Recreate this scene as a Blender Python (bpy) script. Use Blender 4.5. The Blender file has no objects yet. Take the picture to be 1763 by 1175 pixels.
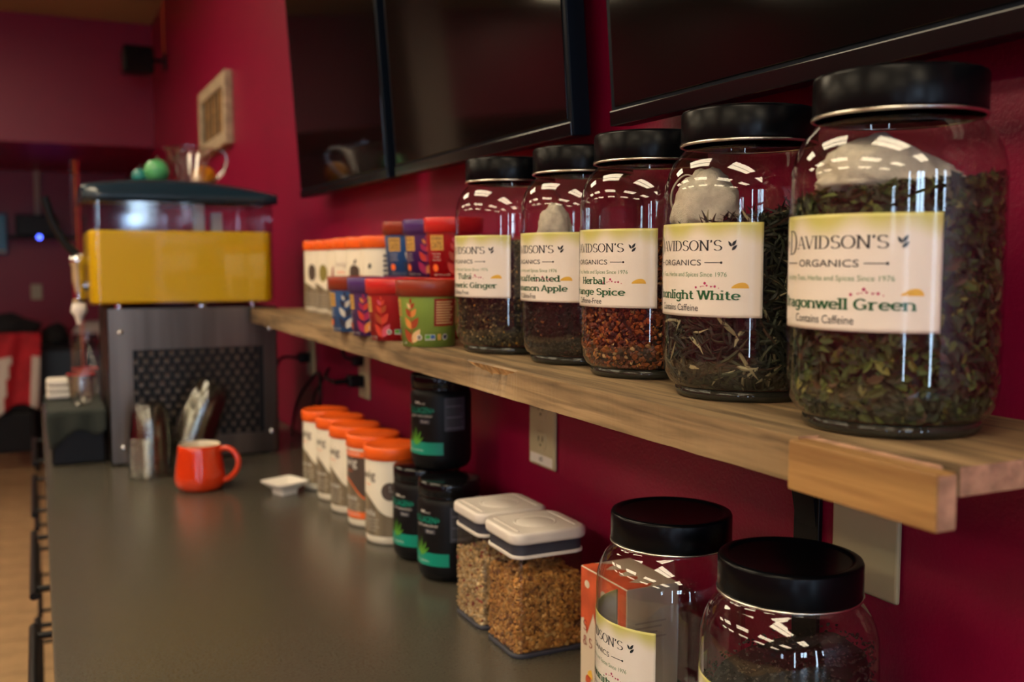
import bpy, bmesh, math, random
import numpy as np
from mathutils import Vector, Matrix, noise
random.seed(7); rng = np.random.default_rng(7)
SC = bpy.context.scene; COL = SC.collection
PI = math.pi; R = math.radians

# ------------------------------------------------------------------ camera
CAM = Vector((-0.70, 0.0, 1.416))
cd = bpy.data.cameras.new('camera'); cam = bpy.data.objects.new('camera', cd); COL.objects.link(cam)
cam.location = CAM; cam.rotation_euler = (R(90 - 4.67), 0, R(-25.5))
cd.lens = 1715 / 1763 * 36; cd.sensor_width = 36; cd.clip_start = 0.02; cd.clip_end = 60
cd.dof.use_dof = True; cd.dof.focus_distance = 0.97; cd.dof.aperture_fstop = 4.3; cd.dof.aperture_blades = 7
SC.camera = cam
# ------------------------------------------------------------------ world, exposure
W = bpy.data.worlds.new('daylight'); SC.world = W; W.use_nodes = True
W.node_tree.nodes['Background'].inputs[0].default_value = (0.55, 0.76, 1.0, 1)
W.node_tree.nodes['Background'].inputs[1].default_value = 13.0
SC.view_settings.view_transform = 'Standard'; SC.view_settings.look = 'None'
SC.view_settings.gamma = 1; SC.view_settings.use_curve_mapping = False
SC.view_settings.exposure = 0.5
cy = SC.cycles
cy.use_denoising = True; cy.max_bounces = 10; cy.diffuse_bounces = 4; cy.glossy_bounces = 5
cy.transmission_bounces = 8; cy.transparent_max_bounces = 64; cy.sample_clamp_indirect = 4
cy.caustics_reflective = False; cy.caustics_refractive = False
LAMP = 9.0       # radiance of the ceiling diffusers
# window openings in the wall behind the camera: (x0, x1)
WINS = [(-5.2, -4.7, 1.5, 2.3), (-3.0, -2.78, 0.4, 2.4), (-2.2, -1.5, 1.68, 2.3), (-0.66, -0.48, 0.4, 2.4), (0.0, 0.38, 1.68, 2.25), (0.82, 1.12, 1.66, 2.3), (1.22, 1.85, 1.6, 2.3)]
WY = -3.6; XR = 3.0; YJ = -1.5      # behind the camera the room widens past the crimson wall
for (a, b, WZ0, WZ1) in WINS:
    l = bpy.data.lights.new('daylight_portal', 'AREA'); l.shape = 'RECTANGLE'; l.size = b - a; l.size_y = WZ1 - WZ0
    l.cycles.is_portal = True
    o = bpy.data.objects.new('daylight_portal', l); COL.objects.link(o)
    o.location = ((a + b) / 2, WY + 0.02, (WZ0 + WZ1) / 2); o.rotation_euler = (R(90), 0, 0)

# ------------------------------------------------------------------ materials
def mat(name, col, rough=0.5, metal=0.0, var=0.0, vscale=8.0, bump=0.0, bscale=200.0, coat=0.0, stretch=None, emit=None, spec=0.5, sheen=0, col2=None):
    m = bpy.data.materials.new(name); m.use_nodes = True
    nt = m.node_tree; p = nt.nodes['Principled BSDF']
    p.inputs['Base Color'].default_value = (*col, 1); p.inputs['Roughness'].default_value = rough
    p.inputs['Metallic'].default_value = metal; p.inputs['Coat Weight'].default_value = coat
    p.inputs['Specular IOR Level'].default_value = spec; p.inputs['Sheen Weight'].default_value = sheen
    if emit:
        p.inputs['Emission Color'].default_value = (*emit[0], 1); p.inputs['Emission Strength'].default_value = emit[1]
    if var or bump or col2:
        tc = nt.nodes.new('ShaderNodeTexCoord'); mp = nt.nodes.new('ShaderNodeMapping')
        if stretch: mp.inputs['Scale'].default_value = stretch
        nt.links.new(tc.outputs['Object'], mp.inputs[0])
    if var or col2:
        n = nt.nodes.new('ShaderNodeTexNoise'); n.inputs['Scale'].default_value = vscale; n.inputs['Detail'].default_value = 6
        nt.links.new(mp.outputs[0], n.inputs['Vector'])
        r = nt.nodes.new('ShaderNodeValToRGB'); nt.links.new(n.outputs['Fac'], r.inputs[0])
        c2 = col2 or tuple(c * (1 - var) for c in col)
        r.color_ramp.elements[0].color = (*c2, 1); r.color_ramp.elements[0].position = 0.35
        r.color_ramp.elements[1].color = (*tuple(min(1, c * (1 + var * 0.5)) for c in col), 1); r.color_ramp.elements[1].position = 0.65
        nt.links.new(r.outputs[0], p.inputs['Base Color'])
    if bump:
        n2 = nt.nodes.new('ShaderNodeTexNoise'); n2.inputs['Scale'].default_value = bscale; n2.inputs['Detail'].default_value = 3
        nt.links.new(mp.outputs[0], n2.inputs['Vector'])
        b = nt.nodes.new('ShaderNodeBump'); b.inputs['Strength'].default_value = bump; b.inputs['Distance'].default_value = 0.002
        nt.links.new(n2.outputs['Fac'], b.inputs['Height']); nt.links.new(b.outputs[0], p.inputs['Normal'])
    return m

def thin(name, tint=(0.95, 0.96, 0.95), base=0.07, rough=0.015, edge=0.55, gain=0.9, refl=(1, 1, 1)):
    """a clear wall: lets light through, mirrors more towards grazing, and shows its thickness as a darker rim"""
    m = bpy.data.materials.new(name); m.use_nodes = True; nt = m.node_tree; nt.nodes.clear()
    out = nt.nodes.new('ShaderNodeOutputMaterial'); mx = nt.nodes.new('ShaderNodeMixShader')
    t = nt.nodes.new('ShaderNodeBsdfTransparent'); g = nt.nodes.new('ShaderNodeBsdfGlossy')
    g.inputs['Roughness'].default_value = rough; g.inputs['Color'].default_value = (*refl, 1)
    lw = nt.nodes.new('ShaderNodeLayerWeight'); lw.inputs[0].default_value = 0.5
    pw = nt.nodes.new('ShaderNodeMath'); pw.operation = 'POWER'; pw.inputs[1].default_value = 5
    ma = nt.nodes.new('ShaderNodeMath'); ma.operation = 'MULTIPLY_ADD'; ma.inputs[1].default_value = gain; ma.inputs[2].default_value = base
    ma.use_clamp = True
    nt.links.new(lw.outputs['Facing'], pw.inputs[0]); nt.links.new(pw.outputs[0], ma.inputs[0]); nt.links.new(ma.outputs[0], mx.inputs[0])
    pw2 = nt.nodes.new('ShaderNodeMath'); pw2.operation = 'POWER'; pw2.inputs[1].default_value = 4
    nt.links.new(lw.outputs['Facing'], pw2.inputs[0])
    mc = nt.nodes.new('ShaderNodeMix'); mc.data_type = 'RGBA'
    mc.inputs['A'].default_value = (*tint, 1); mc.inputs['B'].default_value = (*tuple(c * edge for c in tint), 1)
    nt.links.new(pw2.outputs[0], mc.inputs['Factor']); nt.links.new(mc.outputs['Result'], t.inputs[0])
    nt.links.new(t.outputs[0], mx.inputs[1]); nt.links.new(g.outputs[0], mx.inputs[2]); nt.links.new(mx.outputs[0], out.inputs[0])
    return m

def attrmat(name, rough=0.75, spec=0.3, bump=0.0, bscale=600):
    m = mat(name, (0.5, 0.5, 0.5), rough, bump=bump, bscale=bscale, spec=spec)
    nt = m.node_tree; a = nt.nodes.new('ShaderNodeAttribute'); a.attribute_name = 'tone'
    nt.links.new(a.outputs['Color'], nt.nodes['Principled BSDF'].inputs['Base Color'])
    return m

def woodmat(name, light, dark, axis='y', scale=1.0, rough=0.6, k=1.0):
    m = bpy.data.materials.new(name); m.use_nodes = True; nt = m.node_tree; p = nt.nodes['Principled BSDF']
    tc = nt.nodes.new('ShaderNodeTexCoord'); mp = nt.nodes.new('ShaderNodeMapping')
    s = {'y': (1, 0.06, 1), 'x': (0.06, 1, 1), 'z': (1, 1, 0.06)}[axis]
    mp.inputs['Scale'].default_value = tuple(v * scale for v in s); nt.links.new(tc.outputs['Object'], mp.inputs[0])
    n1 = nt.nodes.new('ShaderNodeTexNoise'); n1.inputs['Scale'].default_value = 90; n1.inputs['Detail'].default_value = 8; n1.inputs['Distortion'].default_value = 0.6
    n2 = nt.nodes.new('ShaderNodeTexNoise'); n2.inputs['Scale'].default_value = 18; n2.inputs['Detail'].default_value = 4; n2.inputs['Distortion'].default_value = 1.5
    nt.links.new(mp.outputs[0], n1.inputs['Vector']); nt.links.new(mp.outputs[0], n2.inputs['Vector'])
    r1 = nt.nodes.new('ShaderNodeValToRGB'); nt.links.new(n1.outputs['Fac'], r1.inputs[0])
    r1.color_ramp.elements[0].position = 0.3; r1.color_ramp.elements[0].color = (*dark, 1)
    r1.color_ramp.elements[1].position = 0.6; r1.color_ramp.elements[1].color = (*light, 1)
    r2 = nt.nodes.new('ShaderNodeValToRGB'); nt.links.new(n2.outputs['Fac'], r2.inputs[0])
    r2.color_ramp.elements[0].position = 0.36; r2.color_ramp.elements[0].color = (0.42, 0.40, 0.38, 1)
    r2.color_ramp.elements[1].position = 0.7; r2.color_ramp.elements[1].color = (1.1, 1.1, 1.1, 1)
    mx = nt.nodes.new('ShaderNodeMix'); mx.data_type = 'RGBA'; mx.blend_type = 'MULTIPLY'; mx.inputs['Factor'].default_value = 0.8 * k
    nt.links.new(r1.outputs[0], mx.inputs['A']); nt.links.new(r2.outputs[0], mx.inputs['B'])
    nt.links.new(mx.outputs['Result'], p.inputs['Base Color']); p.inputs['Roughness'].default_value = rough
    b = nt.nodes.new('ShaderNodeBump'); b.inputs['Strength'].default_value = 0.4; b.inputs['Distance'].default_value = 0.002
    nt.links.new(n1.outputs['Fac'], b.inputs['Height']); nt.links.new(b.outputs[0], p.inputs['Normal'])
    return m

M = {}
M['wall'] = mat('crimson_wall_paint', (0.235, 0.0022, 0.034), 0.38, bump=0.35, bscale=220, var=0.06, vscale=3, spec=0.35)
M['ceiling'] = mat('cream_ceiling_paint', (0.32, 0.215, 0.135), 0.9, bump=0.3, bscale=120)
M['counter'] = mat('dark_grey_laminate', (0.074, 0.066, 0.050), 0.27, var=0.12, vscale=300, bump=0.05, bscale=500, spec=0.6)
M['cabinet'] = mat('dark_cabinet_laminate', (0.06, 0.05, 0.042), 0.5, var=0.1)
M['tile'] = mat('tan_floor_tile', (0.42, 0.27, 0.14), 0.45, var=0.22, vscale=9)
M['grout'] = mat('brown_grout', (0.16, 0.10, 0.06), 0.9)
M['wood'] = woodmat('rough_sawn_wood', (0.37, 0.25, 0.13), (0.12, 0.078, 0.04))
M['wood_orange'] = woodmat('orange_pine', (0.48, 0.27, 0.09), (0.30, 0.15, 0.05))
M['wood_end'] = mat('saw_cut_end_grain', (0.50, 0.29, 0.19), 0.85, var=0.35, vscale=60, bump=0.8, bscale=300)
M['wood_raw'] = mat('splintered_wood', (0.50, 0.30, 0.12), 0.8, var=0.4, vscale=90, bump=0.8, bscale=200)
M['black_metal'] = mat('black_satin_metal', (0.005, 0.005, 0.006), 0.38, spec=0.25)
M['lid'] = mat('black_lid_paint', (0.002, 0.0024, 0.0035), 0.26, spec=0.13)
M['silver'] = mat('silver_rim', (0.75, 0.72, 0.66), 0.25, 1.0)
M['black'] = mat('black_plastic', (0.005, 0.005, 0.006), 0.42, spec=0.2)
M['black_gloss'] = mat('glossy_black_plastic', (0.004, 0.004, 0.005), 0.14, spec=0.3)
M['screen'] = mat('tv_screen_glass', (0.003, 0.003, 0.003), 0.07, spec=0.16)
M['bezel'] = mat('tv_bezel', (0.003, 0.006, 0.012), 0.4, spec=0.07)
M['steel'] = mat('brushed_stainless', (0.175, 0.135, 0.108), 0.32, 1.0, var=0.45, vscale=14, stretch=(1, 1, 0.04))
M['chrome'] = mat('chrome', (0.7, 0.7, 0.72), 0.12, 1.0)
M['glass'] = thin('clear_jar_glass', (0.955, 0.965, 0.95), 0.065, 0.010, 0.40, 0.95)
M['clear'] = thin('clear_plastic', (0.93, 0.94, 0.96), 0.06, 0.06, 0.6, 0.7)
M['tank'] = thin('clear_tank_plastic', (0.86, 0.88, 0.94), 0.065, 0.05, 0.7, 0.5)
M['cup'] = thin('clear_cup_plastic', (0.91, 0.91, 0.89), 0.05, 0.12, 0.5, 0.5)
M['ribbed'] = thin('ribbed_clear_plastic', (0.80, 0.78, 0.76), 0.16, 0.10, 0.5, 0.6)
M['acrylic'] = thin('clear_acrylic', (0.90, 0.89, 0.88), 0.05, 0.02, 0.6, 0.8)
M['tape'] = thin('clear_tape', (0.95, 0.95, 0.955), 0.022, 0.10, 0.9, 0.4)
fg = bpy.data.materials.new('thick_base_glass'); fg.use_nodes = True
q = fg.node_tree.nodes['Principled BSDF']; q.inputs['Base Color'].default_value = (0.05, 0.048, 0.035, 1); q.inputs['Specular IOR Level'].default_value = 0.25; q.inputs['Transmission Weight'].default_value = 0.5
q.inputs['Roughness'].default_value = 0.03; q.inputs['IOR'].default_value = 1.5
M['base_glass'] = fg
M['paper'] = mat('label_paper', (0.80, 0.70, 0.57), 0.38, spec=0.5)
M['ink'] = mat('dark_ink', (0.012, 0.022, 0.028), 0.4)
M['green_ink'] = mat('green_ink', (0.008, 0.11, 0.035), 0.4)
M['pale_green_ink'] = mat('pale_green_ink', (0.22, 0.36, 0.20), 0.4)
M['pink_ink'] = mat('pink_ink', (0.55, 0.04, 0.16), 0.4)
M['yellow_ink'] = mat('yellow_ink', (0.85, 0.50, 0.06), 0.4)
M['orange_cap'] = mat('orange_cap_plastic', (0.95, 0.13, 0.010), 0.4, bump=0.05)
M['tub_white'] = mat('cream_tub_plastic', (0.80, 0.74, 0.60), 0.35)
M['tub_brown'] = mat('brown_print', (0.085, 0.06, 0.048), 0.4)
M['tub_wood'] = mat('wood_print', (0.30, 0.235, 0.145), 0.45, col2=(0.13, 0.10, 0.065), vscale=60, stretch=(1, 1, 0.05))
M['orange_ink'] = mat('orange_print', (0.88, 0.16, 0.03), 0.4)
M['teal'] = mat('teal_print', (0.0, 0.27, 0.19), 0.35)
M['white_ink'] = mat('white_print', (0.75, 0.72, 0.66), 0.4)
M['grey_ink'] = mat('grey_print', (0.05, 0.055, 0.075), 0.4)
M['dim_ink'] = mat('dim_print', (0.13, 0.14, 0.17), 0.4)
M['leaf_ink'] = mat('leaf_green_print', (0.10, 0.34, 0.03), 0.4)
M['white_plastic'] = mat('white_plastic', (0.72, 0.66, 0.60), 0.32)
M['grey_gasket'] = mat('slate_gasket', (0.035, 0.037, 0.055), 0.5)
M['white_china'] = mat('white_china', (0.88, 0.84, 0.76), 0.15)
M['mug'] = mat('orange_glaze', (0.72, 0.045, 0.006), 0.12, coat=0.5)
M['cream_glaze'] = mat('cream_glaze', (0.72, 0.62, 0.46), 0.2)
M['juice'] = mat('orange_juice', (0.88, 0.52, 0.0), 0.4, spec=0.3)
M['plate'] = mat('almond_outlet_plastic', (0.46, 0.40, 0.25), 0.35)
M['slot'] = mat('dark_slot', (0.02, 0.018, 0.015), 0.6)
M['muslin'] = mat('muslin_cloth', (0.58, 0.52, 0.42), 0.9, bump=0.6, bscale=900, var=0.12, vscale=150)
M['beige'] = mat('beige_paint', (0.46, 0.37, 0.31), 0.6)
M['tone'] = attrmat('dry_leaf', 0.6, 0.35)
M['tone_print'] = attrmat('printed_gradient', 0.38, 0.5)

# ------------------------------------------------------------------ mesh helpers
class MB:
    def __init__(s): s.v = []; s.f = []; s.m = []; s.sm = []
    def add(s, vs, fs, m=0, smooth=False):
        o = len(s.v); s.v.extend([tuple(v) for v in vs]); s.f.extend([tuple(o + i for i in f) for f in fs])
        s.m.extend([m] * len(fs)); s.sm.extend([smooth] * len(fs)); return s
    def box(s, lo, hi, bev=0.0, m=0, seg=2):
        bm = bmesh.new(); bmesh.ops.create_cube(bm, size=1)
        for v in bm.verts: v.co = Vector([(lo[i] + hi[i]) / 2 + v.co[i] * (hi[i] - lo[i]) for i in range(3)])
        if bev: bmesh.ops.bevel(bm, geom=bm.edges[:], offset=bev, segments=seg, profile=0.5, affect='EDGES')
        bm.verts.index_update(); s.add([v.co[:] for v in bm.verts], [[v.index for v in f.verts] for f in bm.faces], m, False); bm.free(); return s
    def lathe(s, prof, seg=64, c=(0, 0, 0), m=0, close=False, smooth=True, capb=False, capt=False):
        vs = []; fs = []; n = len(prof)
        for (r, z) in prof:
            for i in range(seg):
                a = 2 * PI * i / seg; vs.append((c[0] + r * math.cos(a), c[1] + r * math.sin(a), c[2] + z))
        for j in range(n - 1 + (1 if close else 0)):
            k = (j + 1) % n
            for i in range(seg):
                i2 = (i + 1) % seg; fs.append((j * seg + i, j * seg + i2, k * seg + i2, k * seg + i))
        s.add(vs, fs, m, smooth)
        if capb: s.add([vs[i] for i in range(seg)], [list(range(seg))[::-1]], m, False)
        if capt: s.add([vs[(n - 1) * seg + i] for i in range(seg)], [list(range(seg))], m, False)
        return s
    def tube(s, path, r, seg=10, m=0, cap=True, radii=None):
        P = [Vector(p) for p in path]; vs = []; fs = []; n = len(P)
        t0 = (P[1] - P[0]).normalized(); ref = Vector((0, 0, 1)) if abs(t0.z) < 0.9 else Vector((1, 0, 0))
        u = t0.cross(ref).normalized()
        for i in range(n):
            t = (P[min(i + 1, n - 1)] - P[max(i - 1, 0)]).normalized()
            u = (u - t * u.dot(t)).normalized(); w = t.cross(u); rr = radii[i] if radii else r
            for k in range(seg):
                a = 2 * PI * k / seg; vs.append(P[i] + (u * math.cos(a) + w * math.sin(a)) * rr)
        for i in range(n - 1):
            for k in range(seg):
                k2 = (k + 1) % seg; fs.append((i * seg + k, i * seg + k2, (i + 1) * seg + k2, (i + 1) * seg + k))
        s.add(vs, fs, m, True)
        if cap: s.add(vs[:seg], [list(range(seg))[::-1]], m); s.add(vs[-seg:], [list(range(seg))], m)
        return s
    def rsquare(s, wx, wy, z0, z1, cr, c=(0, 0), m=0, bev=0.0, caps=(True, True), n=6):
        def loop(ins, z):
            L = []
            for q, (sx, sy) in enumerate(((1, 1), (-1, 1), (-1, -1), (1, -1))):
                for k in range(n + 1):
                    a = PI / 2 * (q + k / n)
                    L.append((c[0] + sx * (wx / 2 - cr) + (cr - ins) * math.cos(a), c[1] + sy * (wy / 2 - cr) + (cr - ins) * math.sin(a), z))
            return L
        rings = []
        if bev:
            for k in range(4):
                a = PI / 2 * k / 3; rings.append(loop(bev * (1 - math.sin(a)), z0 + bev * (1 - math.cos(a))))
            for k in range(4):
                a = PI / 2 * k / 3; rings.append(loop(bev * (1 - math.cos(a)), z1 - bev * (1 - math.sin(a))))
        else: rings = [loop(0, z0), loop(0, z1)]
        N = len(rings[0]); vs = [p for r_ in rings for p in r_]; fs = []
        for j in range(len(rings) - 1):
            for i in range(N):
                i2 = (i + 1) % N; fs.append((j * N + i, j * N + i2, (j + 1) * N + i2, (j + 1) * N + i))
        o_ = len(s.sm); s.add(vs, fs, m, True)
        for q_ in range(len(fs)):
            if (q_ % N) % (n + 1) == n: s.sm[o_ + q_] = False
        if caps[0]: s.add(rings[0], [list(range(N))[::-1]], m)
        if caps[1]: s.add(rings[-1], [list(range(N))], m)
        return s
    def mesh(s, name, mats):
        me = bpy.data.meshes.new(name); me.from_pydata(s.v, [], s.f)
        for mm in (mats if isinstance(mats, (list, tuple)) else [mats]): me.materials.append(mm)
        me.polygons.foreach_set('material_index', s.m); me.polygons.foreach_set('use_smooth', s.sm); me.update(); return me
    def obj(s, name, mats, parent=None, loc=None, rz=0):
        o = bpy.data.objects.new(name, s.mesh(name, mats)); COL.objects.link(o)
        if parent: o.parent = parent
        if loc: o.location = loc
        if rz: o.rotation_euler = (0, 0, rz)
        return o
def tag(o, label=None, cat=None, group=None, kind=None):
    if label: o['label'] = label
    if cat: o['category'] = cat
    if group: o['group'] = group
    if kind: o['kind'] = kind
    return o
def thing(name, label, cat, loc=(0, 0, 0), rz=0, group=None):
    o = bpy.data.objects.new(name, None); o.empty_display_size = 0.05; COL.objects.link(o)
    o.location = loc; o.rotation_euler = (0, 0, rz); return tag(o, label, cat, group)
def box(name, lo, hi, m, parent=None, bev=0.0): return MB().box(lo, hi, bev).obj(name, m, parent)
def struct(o): o['kind'] = 'structure'; return o
def tonemesh(name, V, F, C, m, parent=None, smooth=False):
    me = bpy.data.meshes.new(name); me.from_pydata(V.tolist() if hasattr(V, 'tolist') else V, [], F.tolist() if hasattr(F, 'tolist') else F)
    at = me.attributes.new('tone', 'FLOAT_COLOR', 'POINT')
    at.data.foreach_set('color', np.hstack([np.asarray(C), np.ones((len(C), 1))]).astype(np.float32).ravel())
    me.materials.append(m)
    if smooth: me.polygons.foreach_set('use_smooth', [True] * len(me.polygons))
    me.update(); o = bpy.data.objects.new(name, me); COL.objects.link(o)
    if parent: o.parent = parent
    return o
def dup(o, parent=None, **kw):
    c = o.copy(); COL.objects.link(c)
    if parent: c.parent = parent
    for ch in list(o.children): dup(ch, c)
    return c

# ------------------------------------------------------------------ lettering
_tc = {}
def sans(txt):
    """flat outline of built-in sans lettering, scaled so its box is 1 x 1"""
    if txt not in _tc:
        cu = bpy.data.curves.new('t', 'FONT'); cu.body = txt; cu.resolution_u = 3
        ob = bpy.data.objects.new('t', cu); COL.objects.link(ob)
        dg = bpy.context.evaluated_depsgraph_get(); me = bpy.data.meshes.new_from_object(ob.evaluated_get(dg))
        V = [(v.co.x, v.co.y) for v in me.vertices]; F = [tuple(p.vertices) for p in me.polygons]
        x0 = min(v[0] for v in V); x1 = max(v[0] for v in V); y0 = min(v[1] for v in V); y1 = max(v[1] for v in V)
        _tc[txt] = ([((x - x0) / (x1 - x0), (y - y0) / (y1 - y0)) for x, y in V], F)
        bpy.data.objects.remove(ob); bpy.data.meshes.remove(me); bpy.data.curves.remove(cu)
    return _tc[txt]
def A(cx, cy_, rx, ry, a0, a1): return [(cx + rx * math.cos(R(a0 + (a1 - a0) * i / 18)), cy_ + ry * math.sin(R(a0 + (a1 - a0) * i / 18))) for i in range(19)]
GL = {  # strokes, serif points (x, y), advance; cap height 7, x height 5
 'A': ([[(0.4,0),(3,7)],[(3,7),(5.6,0)],[(1.3,2.2),(4.7,2.2)]], [(0.4,0),(5.6,0)], 6.1),
 'B': ([[(1.2,0),(1.2,7)],[(1.2,7),(3,7)]+A(3,5.35,1.7,1.65,90,-90)+[(1.2,3.7)],[(3,3.7)]+A(3,1.85,2.1,1.85,90,-90)+[(1.2,0)]], [(0.9,0),(0.9,7)], 5.8),
 'C': ([A(3.2,3.5,2.7,3.5,40,320)], [], 5.9),
 'D': ([[(1.2,0),(1.2,7)],[(1.2,7),(2.6,7)]+A(2.6,3.5,3.0,3.5,90,-90)+[(1.2,0)]], [(0.9,0),(0.9,7)], 6.4),
 'G': ([A(3.2,3.5,2.7,3.5,42,325),[(5.3,0.6),(5.3,3.0)]], [(5.0,3)], 6.6),
 'H': ([[(1.2,0),(1.2,7)],[(5.2,0),(5.2,7)],[(1.2,3.5),(5.2,3.5)]], [(1.2,0),(1.2,7),(5.2,0),(5.2,7)], 6.5),
 'I': ([[(1.2,0),(1.2,7)]], [(1.2,0),(1.2,7)], 2.5),
 'M': ([[(1.2,0),(1.2,7)],[(1.2,7),(3.9,1.2)],[(3.9,1.2),(6.6,7)],[(6.6,0),(6.6,7)]], [(1.2,0),(0.9,7),(6.6,0),(6.9,7)], 7.9),
 'N': ([[(1.2,0),(1.2,7)],[(1.2,7),(5.4,0)],[(5.4,0),(5.4,7)]], [(1.2,0),(0.8,7),(5.4,7)], 6.6),
 'O': ([A(3.3,3.5,2.8,3.5,0,360)], [], 6.5),
 'S': ([A(2.7,5.2,1.8,1.8,25,270)+A(2.7,1.7,2.0,1.7,90,-155)], [], 5.2),
 'T': ([[(3,0),(3,7)],[(0.4,7),(5.6,7)],[(0.4,7),(0.4,5.6)],[(5.6,7),(5.6,5.6)]], [(3,0)], 6.0),
 'V': ([[(0.5,7),(3,0)],[(3,0),(5.5,7)]], [(0.5,7),(5.5,7)], 6.0),
 'W': ([[(0.5,7),(2.4,0)],[(2.4,0),(4.2,7)],[(4.2,7),(6.1,0)],[(6.1,0),(8,7)]], [(0.5,7),(4.2,7),(8,7)], 8.5),
 "'": ([[(0.9,7),(0.7,5.4)]], [], 1.7), ' ': ([], [], 2.6),
 'a': ([A(2.3,1.5,1.6,1.5,0,360),[(4,0),(4,3.4)],A(2.5,3.4,1.5,1.6,0,150)], [(4.4,0)], 5.2),
 'b': ([[(1.2,0),(1.2,7)],A(3,2.5,1.9,2.5,0,360)], [(0.9,7)], 5.4),
 'c': ([A(2.8,2.5,2.1,2.5,45,315)], [], 4.8),
 'd': ([[(4.4,0),(4.4,7)],A(2.6,2.5,1.9,2.5,0,360)], [(4.1,7),(4.8,0)], 5.6),
 'e': ([A(2.8,2.5,2.1,2.5,0,318),[(0.8,2.6),(4.8,2.6)]], [], 5.1),
 'f': ([[(1.7,0),(1.7,5.6)],A(3.0,5.6,1.3,1.4,180,60),[(0.4,5),(3.2,5)]], [(1.7,0)], 3.9),
 'g': ([A(2.6,2.5,1.9,2.5,0,360),[(4.4,5),(4.4,-0.6)],A(2.6,-0.6,1.8,1.5,0,-150)], [(4.8,5)], 5.5),
 'h': ([[(1.2,0),(1.2,7)],A(3,3.2,1.9,1.8,180,0)+[(4.9,0)]], [(1.2,0),(4.9,0),(0.9,7)], 6.1),
 'i': ([[(1.2,0),(1.2,5)],[(1.2,6.3),(1.2,7.2)]], [(1.2,0),(0.9,5)], 2.5),
 'l': ([[(1.2,0),(1.2,7)]], [(1.2,0),(0.9,7)], 2.5),
 'm': ([[(1.2,0),(1.2,5)],A(2.8,3.2,1.5,1.8,180,0)+[(4.3,0)],A(5.8,3.2,1.5,1.8,180,0)+[(7.3,0)]], [(1.2,0),(4.3,0),(7.3,0),(0.9,5)], 8.5),
 'n': ([[(1.2,0),(1.2,5)],A(3,3.2,1.9,1.8,180,0)+[(4.9,0)]], [(1.2,0),(4.9,0),(0.9,5)], 6.1),
 'o': ([A(2.8,2.5,2.2,2.5,0,360)], [], 5.4),
 'p': ([[(1.2,-2),(1.2,5)],A(3,2.5,1.9,2.5,0,360)], [(0.9,5),(1.2,-2)], 5.5),
 'r': ([[(1.2,0),(1.2,5)],A(3,3.2,1.7,1.8,180,55)], [(1.3,0),(0.9,5)], 4.4),
 's': ([A(2.2,3.75,1.4,1.25,20,270)+A(2.2,1.25,1.6,1.25,90,-155)], [], 4.2),
 't': ([[(1.7,1.2),(1.7,6.4)],A(2.9,1.2,1.2,1.2,180,310),[(0.4,5),(3.3,5)]], [], 3.9),
 'u': ([[(1.2,5),(1.2,2)]+A(3,2,1.8,2,180,360),[(4.8,0),(4.8,5)]], [(0.9,5),(4.5,5),(5.2,0)], 6.0),
 'w': ([[(0.5,5),(2.2,0)],[(2.2,0),(3.8,5)],[(3.8,5),(5.5,0)],[(5.5,0),(7.1,5)]], [(0.5,5),(3.8,5),(7.1,5)], 7.6),
 'y': ([[(0.5,5),(2.9,0)],[(5.2,5),(1.9,-2)]], [(0.5,5),(5.2,5)], 5.7),
 '&': ([A(2.6,5.5,1.3,1.5,-40,220)+[(5.4,0)],A(2.5,1.8,2.0,1.8,110,360)], [], 6.0),
}
def serif(txt, a, b, sw, cond=1.0):
    """serif lettering from pen strokes: a = half stem, b = half hairline, sw = serif half width. Returns flat verts, faces, (width)"""
    V = []; F = []; x0 = 0.0
    for ch in txt:
        st, sf, adv = GL[ch]; up = ch.isupper() or ch in "&"
        def ins(y):
            if up: return y + b * (1 - 2 * y / 7.0)
            if y <= -1.5: return y + b
            if y <= 0: return y + b
            if y <= 5: return y + b * (1 - 2 * y / 5.0)
            return y - b
        for line in st:
            P = [(p[0] * cond, ins(p[1]) if len(line) > 2 or abs(line[0][1] - line[-1][1]) < 0.1 else p[1]) for p in line]
            n = len(P); L = []; Rr = []
            for i in range(n):
                dx = P[min(i + 1, n - 1)][0] - P[max(i - 1, 0)][0]; dy = P[min(i + 1, n - 1)][1] - P[max(i - 1, 0)][1]
                l = math.hypot(dx, dy) or 1; nx, ny = -dy / l, dx / l; k = math.sqrt((a * nx) ** 2 + (b * ny) ** 2) or 1
                ox, oy = a * a * nx / k, b * b * ny / k
                if n == 2 and abs(dy) > 0.5: ox, oy = (a if nx > 0 else -a), 0
                if ch in 'AVN' and a > 2 * b and n == 2 and ((ch in 'A' and dx > 0 and dy > 0 and line[0][0] < 1) or (ch == 'V' and dy > 0)): ox *= 0.4
                L.append((P[i][0] + ox + x0, P[i][1] + oy)); Rr.append((P[i][0] - ox + x0, P[i][1] - oy))
            o = len(V); V += L + Rr
            for i in range(n - 1): F.append((o + i, o + i + 1, o + n + i + 1, o + n + i))
        for (sx, sy) in sf:
            y0, y1 = (sy, sy + 2 * b) if sy <= 0 else (sy - 2 * b, sy)
            if ch == 'G': y0, y1 = sy - b, sy + b
            o = len(V); w = a + sw; cx = sx * cond + x0
            V += [(cx - w, y0), (cx + w, y0), (cx + w, y1), (cx - w, y1)]; F.append((o, o + 1, o + 2, o + 3))
        x0 += adv * cond
    return V, F, x0

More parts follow.
